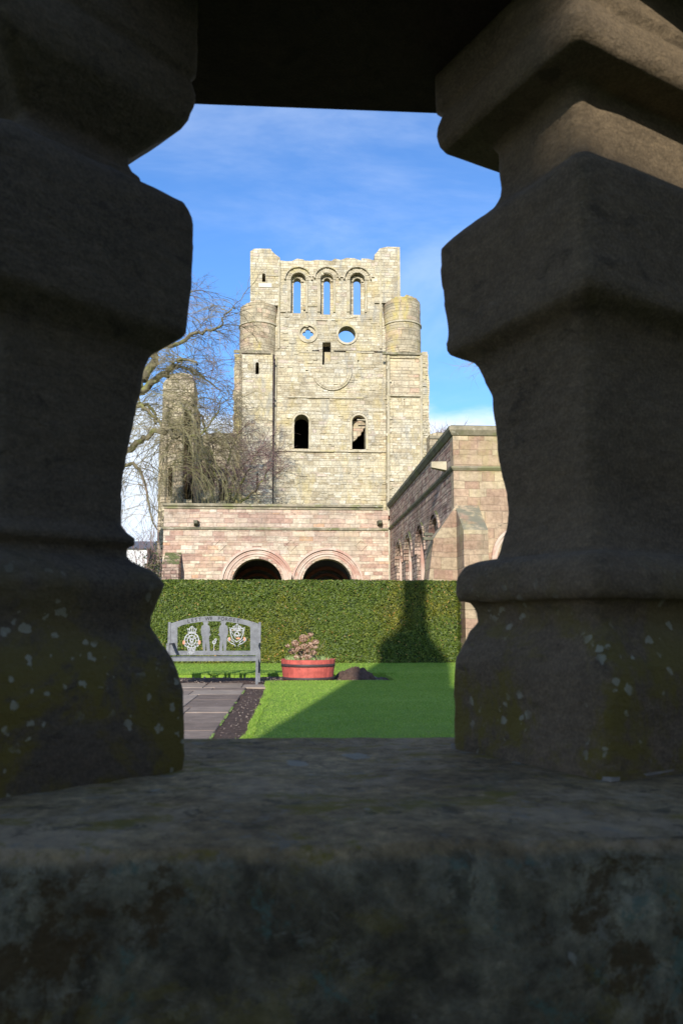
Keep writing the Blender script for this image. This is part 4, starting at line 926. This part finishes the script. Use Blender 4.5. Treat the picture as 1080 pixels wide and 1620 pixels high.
for pts, r0, r1 in limbs:
    o = t.limb(pts, r0, r1); t.twigs_from(o, 2, 2.4, .019, .18, 2, .5, 4, .8, 2)
# ends curtain down
for px in list(range(205, 262, 7)): t.grow(Vector(W3(px+R.uniform(-4, 4), R.uniform(660, 780), R.uniform(-1.5, 1))), Vector((R.uniform(-.5, .5), 0, -.2)), 4.0, .026, 2, .16, kids=4, spread=.6, wander=.22)
obj('limbs', t.w.vf, M['bark'], wt, smooth=True); obj('twigs', t.t.vf, M['twig'], wt)
t3 = Tree(77)
for _ in range(85):
    a_ = t3.r.random(); px, py = (t3.r.uniform(320, 372), t3.r.uniform(560, 680)) if a_ < .5 else ((t3.r.uniform(298, 325), t3.r.uniform(455, 520)) if a_ < .7 else (t3.r.uniform(300, 375), t3.r.uniform(495, 570)))
    t3.grow(Vector(W3(px, py, t3.r.uniform(-1.5, 2))), Vector((t3.r.gauss(0, .8), t3.r.gauss(0, .5), t3.r.uniform(-.2, .9))), t3.r.uniform(.9, 2.0), .012, 2, .12, kids=4, spread=.8, wander=.2)
obj('twigs', t3.t.vf, M['twig2'], wt)
t2 = Tree(44)
for _ in range(62):
    px = t2.r.uniform(262, 330); py = 700+t2.r.uniform(-30, 50)-abs(px-290)*.2; t2.grow(Vector(W3(px, py, t2.r.uniform(-2.4, 0))), Vector((t2.r.uniform(-.4, .4), t2.r.uniform(-.3, .3), .1)), t2.r.uniform(2.2, 4.2), .02, 1, .34, kids=4, spread=.35, wander=.09)
for _ in range(60):
    px = t2.r.uniform(268, 340); py = t2.r.uniform(585, 680); t2.grow(Vector(W3(px, py, t2.r.uniform(-2, 1))), Vector((t2.r.uniform(-.6, .6), t2.r.uniform(-.3, .3), .3)), t2.r.uniform(1.2, 3), .018, 2, .22, kids=4, spread=.7)
wm = plain('yellow_green_weeping_twigs', (.21, .185, .085), .8, 0, .4, .5)
obj('twigs', t2.t.vf, wm, wt); obj('limbs', t2.w.vf, M['bark'], wt)
# second, finer twiggy tree against the foot of the tower
YU = 47.0
def U3(px, py, dy=0): x, z = at(px, py, YU+dy); return Vector((x, YU+dy, z))
st_ = thing('twiggy_tree', 'small bare purple-brown twiggy tree at the foot of the tower behind the wall', 'tree', (at(365, 900, YU)[0], YU, 0))
t = Tree(9); o = t.limb([(at(365, 900, YU)[0], YU, 0), U3(365, 850), U3(362, 800), U3(366, 765)], .22, .13); obj('trunk', t.w.vf, M['bark'], st_, smooth=True)
t = Tree(10)
for pts in ([U3(366, 800), U3(380, 770, -.4), U3(395, 740, -.8), U3(408, 712, -1)], [U3(364, 790), U3(358, 750, .4), U3(366, 710, .6), U3(378, 685, .7)], [U3(366, 790), U3(345, 760), U3(335, 730), U3(338, 700)],
            [U3(366, 805), U3(390, 788, -.4), U3(412, 765, -.8), U3(425, 745, -1)], [U3(364, 770), U3(385, 735, 1), U3(402, 720, 1.2)], [U3(340, 800), U3(332, 770), U3(318, 750), U3(312, 740)]):
    o = t.limb(pts, .10, .03, 6); t.twigs_from(o, 3, 1.7, .017, .05, 2, .6, 4, .9, 3)
    for _ in range(10): t.grow(o[-1], Vector((t.r.gauss(.2, .8), t.r.gauss(0, .7), t.r.gauss(.3, .5))), 1.7, .018, 2, .04, kids=4, spread=.9)
obj('limbs', t.w.vf, M['bark'], st_); obj('twigs', t.t.vf, M['twig2'], st_)
# birch hanging in from the right
YBi = 27.0
def B3(px, py, dy=0): x, z = at(px, py, YBi+dy); return Vector((x, YBi+dy, z))
bt = thing('birch_tree', 'bare tree with fine hanging twigs above the right block, mostly behind the baluster', 'tree', (at(900, 900, YBi)[0], YBi, 0))
t = Tree(31); t.limb([(at(900, 900, YBi)[0], YBi, 0), B3(895, 760), B3(880, 600), B3(870, 480)], .3, .1, 10); obj('trunk', t.w.vf, M['bark'], bt, smooth=True)
t = Tree(32)
for pts in ([B3(885, 650), B3(850, 590), B3(810, 568), B3(775, 572)], [B3(880, 600), B3(850, 540), B3(810, 520), B3(780, 545)], [B3(885, 640), B3(930, 580), B3(970, 560)]):
    o = t.limb(pts, .09, .02, 6); t.twigs_from(o, 1, 1.2, .009, .16, 2, .4, 3, .8, 4)
for _ in range(9): t.grow(B3(t.r.uniform(765, 785), t.r.uniform(565, 590)), Vector((-.8, t.r.gauss(0, .3), t.r.uniform(-.2, .3))), t.r.uniform(.7, 1.3), .007, 1, .14, kids=4, spread=.6)
obj('limbs', t.w.vf, M['bark'], bt); obj('twigs', t.t.vf, M['twig'], bt)
# distant treetops over the right wall
for i, (px, w_, YY, lb) in enumerate(((700, 26, 75, 'bare treetop showing just above the right wall coping, beside the tower'),)):
    x, z = at(px, 690, YY); th = thing('bare_tree', lb, 'tree', (x, YY, 0)); t = Tree(60+i)
    t.limb([(x, YY, 0), (x+.2, YY, z*.5), (x, YY, z-1.5)], .35, .15); obj('trunk', t.w.vf, M['bark'], th)
    t = Tree(70+i)
    for k in range(75): t.grow(Vector((x+t.r.uniform(-1.6, 2.6), YY+t.r.uniform(-1, 1), z+t.r.uniform(-1.8, .3))), Vector((t.r.gauss(0, .6), 0, 1)), t.r.uniform(.8, 1.7), .02, 1, -.02, kids=4, spread=.7)
    obj('twigs', t.t.vf, M['twig2'], th)
# left background: white house, dark shrubs
YH = 80.0
x0, z1 = at(180, 868, YH); x1, z0 = at(233, 868, YH)
hs = thing('white_house', 'white rendered house glimpsed beyond the shrubs at the far left', 'house', ((x0+x1)/2, YH, 0))
obj('wall', plate([(x0, -.2), (x1, -.2), (x1, z1)]+[(x0, z1)], [], YH, YH+.4), M['render'], hs)
obj('rear_wall', MB().box(x0, x1, YH+.41, YH+7, -.2, z1).vf, M['dark_in'], hs)
obj('roof', MB().prism([(x0-.3, YH-.3, z1), (x0-.3, YH+7.3, z1), (x0-.3, YH+3.5, z1+1.1)], [(x1+.3, YH-.3, z1), (x1+.3, YH+7.3, z1), (x1+.3, YH+3.5, z1+1.1)]).vf, M['slate'], hs)
def shrub(cx, cy, rx, ry, zt_, n, seed, lb, name='shrub'):
    g = np.random.RandomState(seed); th = thing(name, lb, 'shrub', (cx, cy, 0))
    d = g.normal(0, 1, (n, 3)); d /= np.linalg.norm(d, axis=1)[:, None]; rr_ = g.uniform(.5, 1.05, n)
    rr_ *= np.array([1+.35*noise.noise((a[0]*2.2, a[1]*2.2, a[2]*2.2+seed)) for a in d])
    P_ = np.c_[cx+d[:, 0]*rx*rr_, cy+d[:, 1]*ry*rr_, zt_*.45+d[:, 2]*zt_*.55*rr_]; P_[:, 2] = np.abs(P_[:, 2])
    N = d+g.normal(0, .6, (n, 3)); N /= np.linalg.norm(N, axis=1)[:, None]; A = np.cross(N, g.normal(0, 1, (n, 3))); A /= np.linalg.norm(A, axis=1)[:, None]; B = np.cross(N, A); l = g.uniform(.05, .11, n)[:, None]
    o = bigmesh('foliage', np.stack([P_-A*l, P_-B*l*.5, P_+A*l, P_+B*l*.5], 1), M['shrub'], g.uniform(0, 1, n)); o.parent = th; o.location = (-cx, -cy, 0)
    t = Tree(seed)
    for k in range(26): t.grow(Vector((cx+t.r.gauss(0, .2), cy, .05)), Vector((t.r.gauss(0, .7), t.r.gauss(0, .4), 1)), zt_*1.0, .03, 2, .01, kids=4, spread=.6)
    obj('stems', t.w.vf, M['bark'], th); obj('twigs', t.t.vf, M['twig2'], th)
YY = 40.0
shrub(at(241, 900, YY)[0], YY, 1.0, 1.0, at(240, 862, YY)[1], 1600, 3, 'dark twiggy shrub against the left end of the arcade wall')
shrub(at(214, 900, 62)[0], 62, 2.6, 1.5, at(225, 850, 62)[1]-.9, 1500, 6, 'brown leafless bushes in front of the white house')
shrub(at(225, 900, 95)[0], 95, 6, 2, at(225, 847, 95)[1], 3500, 8, 'dark bushes showing above the white house roof')

# ------------------------------------------------------------------ BALUSTRADE (foreground)
LEDGE = .945; RAILZ = 1.560
th = math.radians(26.5); E1 = Vector((math.cos(th), math.sin(th))); E2 = Vector((-math.sin(th), math.cos(th))); SIDE = .168
bal = thing('stone_balustrade', 'dark weathered sandstone balustrade close in front, framing the view', 'balustrade', (.03, .58, 0))
def axes(deg): t_ = math.radians(deg); return Vector((math.cos(t_), math.sin(t_))), Vector((-math.sin(t_), math.cos(t_)))
def profile(sil, Cc, sgn, deg):
    """silhouette pixels of one corner -> (half diagonal, height)"""
    E1, E2 = axes(deg); d = (-(E1)+E2)*sgn; d = d.normalized(); o = []
    for px, py in sil:
        r_ = ray(px, py); u = r_[0]/r_[1]; hd_ = (u*Cc[1]-Cc[0])/(d.x-u*d.y); o.append((hd_, CZ+r_[2]/r_[1]*(Cc[1]+hd_*d.y)))
    return o
def resample(pr_, step):
    P_ = [Vector(p) for p in pr_]; out_ = []
    for i in range(len(P_)-1):
        a = P_[max(i-1, 0)]; b = P_[i]; c = P_[i+1]; d = P_[min(i+2, len(P_)-1)]; n = max(1, int((c-b).length/step))
        for k in range(n):
            u = k/n; cr = .5*((2*b)+(c-a)*u+(2*a-5*b+4*c-d)*u*u+(3*b-a-3*c+d)*u**3); out_.append(b.lerp(c, u)*.45+cr*.55)
    out_.append(P_[-1]); return out_
def baluster(Cc, prof, mat, seed, deg, rnd=.009, ext=0):
    E1, E2 = axes(deg)
    pr_ = resample(prof, .0045); n_c = 7; n_e = 9; loops = []; amp = .0016
    for hd_, z in pr_:
        r_ = min(rnd*(1+.6*noise.noise((z*22, seed, 1))), hd_*.4); a = (hd_+r_*.414)/1.414; L = []
        for k in range(4):
            ca = k*math.pi/2; cxn = a-r_
            for i in range(n_c): t = -0+ca+math.pi/2*i/(n_c-1); bx_, by_ = ((cxn, cxn), (-cxn, cxn), (-cxn, -cxn), (cxn, -cxn))[k]; L.append((bx_+r_*math.cos(t), by_+r_*math.sin(t)))
            nx_ = ((-cxn, a), (-a, -cxn), (cxn, -a), (a, cxn))[k]; x0_, y0_ = L[-1]
            for i in range(1, n_e): L.append((x0_+(nx_[0]-x0_)*i/n_e, y0_+(nx_[1]-y0_)*i/n_e))
        V_ = []
        for x_, y_ in L:
            x_ += ext*(x_ > 0); w2 = Vector((x_, y_)); X = Cc[0]+E1.x*x_+E2.x*y_; Y = Cc[1]+E1.y*x_+E2.y*y_
            nn = .0020*noise.noise((X*14, Y*14, z*18+seed))+.0010*noise.noise((X*38, Y*38, z*60+seed))+.0008*noise.noise((X*95, Y*95, z*130+seed)); ch = noise.noise((X*30, Y*30, z*30+seed*3)); nn -= .006*max(0, ch-.42)
            rr_ = 1+nn/max(w2.length, .02); V_.append((Cc[0]+E1.x*x_*rr_+E2.x*y_*rr_, Cc[1]+E1.y*x_*rr_+E2.y*y_*rr_, z+nn*.5))
        loops.append(V_)
    n = len(loops[0]); v = [p for L in loops for p in L]; f = []
    for i in range(len(loops)-1):
        for j in range(n): f.append((i*n+j, i*n+(j+1)%n, (i+1)*n+(j+1)%n, (i+1)*n+j))
    f.append(tuple(range(n))[::-1]); f.append(tuple((len(loops)-1)*n+j for j in range(n)))
    return obj('baluster', (v, f), mat, bal, smooth=True)
CR = (.249, .647); CL = (-.196, .606)
silR = [(719, 1183), (717, 1100), (718, 1060), (722, 1040), (733, 1020), (745, 1000), (757, 985), (755, 970), (745, 955), (728, 952), (722, 940), (724, 915), (735, 898), (760, 888), (785, 885), (795, 860), (802, 840), (803, 810), (800, 780),
        (787, 720), (780, 660), (775, 630), (766, 600), (757, 582), (748, 573), (712, 561), (706, 545), (703, 470), (699, 430), (699, 397), (712, 382), (735, 365), (768, 345), (783, 330), (790, 312), (791, 298), (790, 286),
        (703, 240), (694, 232), (690, 216), (691, 205), (697, 190), (700, 183), (690, 178), (686, 130), (684, 90)]
silL = [(293, 1215), (290, 1130), (287, 1085), (278, 1055), (265, 1030), (250, 1010), (238, 990), (240, 975), (248, 955), (260, 925), (245, 905), (225, 893), (203, 880), (200, 868), (213, 862), (213, 852), (200, 842), (193, 830), (193, 800),
        (197, 750), (205, 700), (215, 650), (225, 600), (233, 575), (240, 560), (289, 532), (295, 525), (300, 480), (305, 420), (307, 365), (303, 345), (290, 325), (240, 300), (222, 293), (220, 285), (207, 275), (200, 262),
        (200, 250), (290, 197), (300, 185), (309, 160), (309, 140), (303, 125), (312, 118), (312, 60), (312, 30)]
def undercut(p, i):                            # sharp underside: step in at the height of point i
    a, b = p[i], p[i+1]; return p[:i+1]+[(b[0]+.006, max(a[1], b[1]-.001)+.001)]+p[i+1:]
pR = profile(silR, CR, 1, 26)
k_ = silR.index((790, 286)); pR = pR[:k_+1]+[(pR[k_][0]+.001, pR[k_+1][1]-.010), (pR[k_][0]+.006, pR[k_+1][1]-.003)]+pR[k_+1:]      # flat soffit under the upper roll
pL = profile(silL, CL, -1, 44)
def fit(p):
    z0 = p[0][1]; p = [(a, LEDGE-.004 if i == 0 else b) for i, (a, b) in enumerate(p)]
    p = [q_ for q_ in p if q_[1] < RAILZ-.004]; return p+[(p[-1][0], RAILZ+.003)]
pR = fit(pR); pL = fit(pL)
print('R prof', [(round(a, 3), round(b, 3)) for a, b in pR]); print('L prof', [(round(a, 3), round(b, 3)) for a, b in pL])
b1 = baluster(CR, pR, M['bal_r'], 1, 26, ext=.07); b1['label'] = 'brown square-cut baluster with crisp corner edge'
b2 = baluster(CL, pL, M['bal_l'], 5, 44); b2['label'] = 'darker mossy baluster with pale lichen spots at its foot'
for dx in (-.439, .439):
    src = b2 if dx < 0 else b1; c2 = src.copy(); C.objects.link(c2); c2.parent = bal; c2.location.x += dx; c2['label'] = 'outer baluster beyond the edge of the view'
m_ = MB()
# mortar bed under the right baluster
def sq(Cc, hs_, z0, z1):
    E1, E2 = axes(26)
    c_ = [Vector(Cc)+E1*a*hs_+E2*b*hs_ for a, b in ((-1, -1), (1+.07/hs_, -1), (1+.07/hs_, 1), (-1, 1))]; return [(p.x, p.y, z0) for p in c_], [(p.x, p.y, z1) for p in c_]
mo = MB().prism(*sq(CR, .0862, LEDGE-.003, LEDGE+.0032)); obj('mortar_bed', mo.vf, rockm('pale_mortar', (.14, .125, .10), (.30, .27, .22), 60, None, .002), bal)
# ledge with rounded, chipped front arris
def ledge_mesh(x0, x1, nx):
    yb_, yfr, r_ = .757, .397, .013; sec = [(yb_, .0)]+[(yb_, LEDGE-.02*i) for i in range(8, 0, -1)]
    sec += [(yb_-.002, LEDGE-.003)]+[(yb_-(yb_-yfr-r_)*i/34, LEDGE) for i in range(1, 35)]
    sec += [(yfr+r_-r_*math.sin(a), LEDGE-r_+r_*math.cos(a)) for a in [math.pi/2*i/7 for i in range(1, 8)]]
    sec += [(yfr, LEDGE-r_-.008*i) for i in range(1, 62)]+[(yfr, 0)]
    v = []; f = []; ns = len(sec)
    for i in range(nx+1):
        x = x0+(x1-x0)*i/nx
        for k, (y_, z_) in enumerate(sec):
            top_ = z_ > LEDGE-.001; fr = y_ < yfr+.001
            e = .0018*noise.noise((x*9, y_*9, z_*9))+.001*noise.noise((x*40, y_*40, z_*40))
            if fr or (not top_ and y_ < .5): e2 = .006*noise.noise((x*7, z_*7, 2))+.004*noise.noise((x*19, z_*19, 6))+.002*noise.noise((x*60, z_*60, 8)); y_ -= e2; z_ += e*.5
            if top_:
                near = max(0, 1-(y_-yfr)/.09); z_ += e-near*(.002+.004*noise.noise((x*8, 3, 3)))*near
            v.append((x, y_, z_))
    for i in range(nx):
        for k in range(ns-1): f.append((i*ns+k, i*ns+k+1, (i+1)*ns+k+1, (i+1)*ns+k))
    return v, f
obj('ledge', ledge_mesh(-1.3, 1.4, 420), M['ledge'], bal, smooth=True)
ra = MB()
ra.box(-1.3, 1.4, .50, .742, RAILZ+.004, RAILZ+.11)
obj('handrail', ra.vf, M['rail'], bal)

# ------------------------------------------------------------------ UNSEEN WALL ADDED BEHIND THE CAMERA (outline cut to cast the shadows)
YG = -6.0; TA = math.tan(AZ); TE = math.tan(EL)/math.cos(AZ)
def gx(t): return t+YG*TA
def shade_h(z, y): return z+(y-YG)*TE       # height at YG whose shadow falls at height z, depth y
gt = thing('shadow_blocker', 'stone gatehouse added unseen behind the viewer, cut to cast the shadows', 'blocker', (gx(0), YG, 0))
HYY = HY
def hp(px, py):                              # a point of the shadow outline on the hedge -> outline of the caster
    x, z = at(px, py, HYY); return (gx(x-HYY*TA), shade_h(z, HYY))
outl = [(gx(-1.634), 0), (gx(9), 0), (gx(9), shade_h(LZ, 11.95)), (gx(.0), shade_h(LZ, 11.95))]
outl += [hp(705, 1040), hp(698, 1029), hp(688, 1017), hp(680, 1005), hp(675, 996), hp(671, 978), hp(669, 955), hp(668, 900), hp(637, 900), hp(636, 955), hp(634, 978), hp(631, 990), hp(626, 998), hp(617, 1003), hp(607, 1009), hp(601, 1016), hp(598, 1026)]
hx0 = .108+(YG-.5)*TA; hx1 = .75+(YG-.5)*TA; hz0 = shade_h(1.462, .52); hz1 = shade_h(1.60, .4)+.35
HOLE = [(hx0, hz0), (hx1, hz0), (hx1, hz1), (hx0, hz1)]  # opening added so a sunbeam reaches the right capital
obj('wall', plate(outl, [HOLE], YG-.5, YG), M['blocker_stone'], gt)
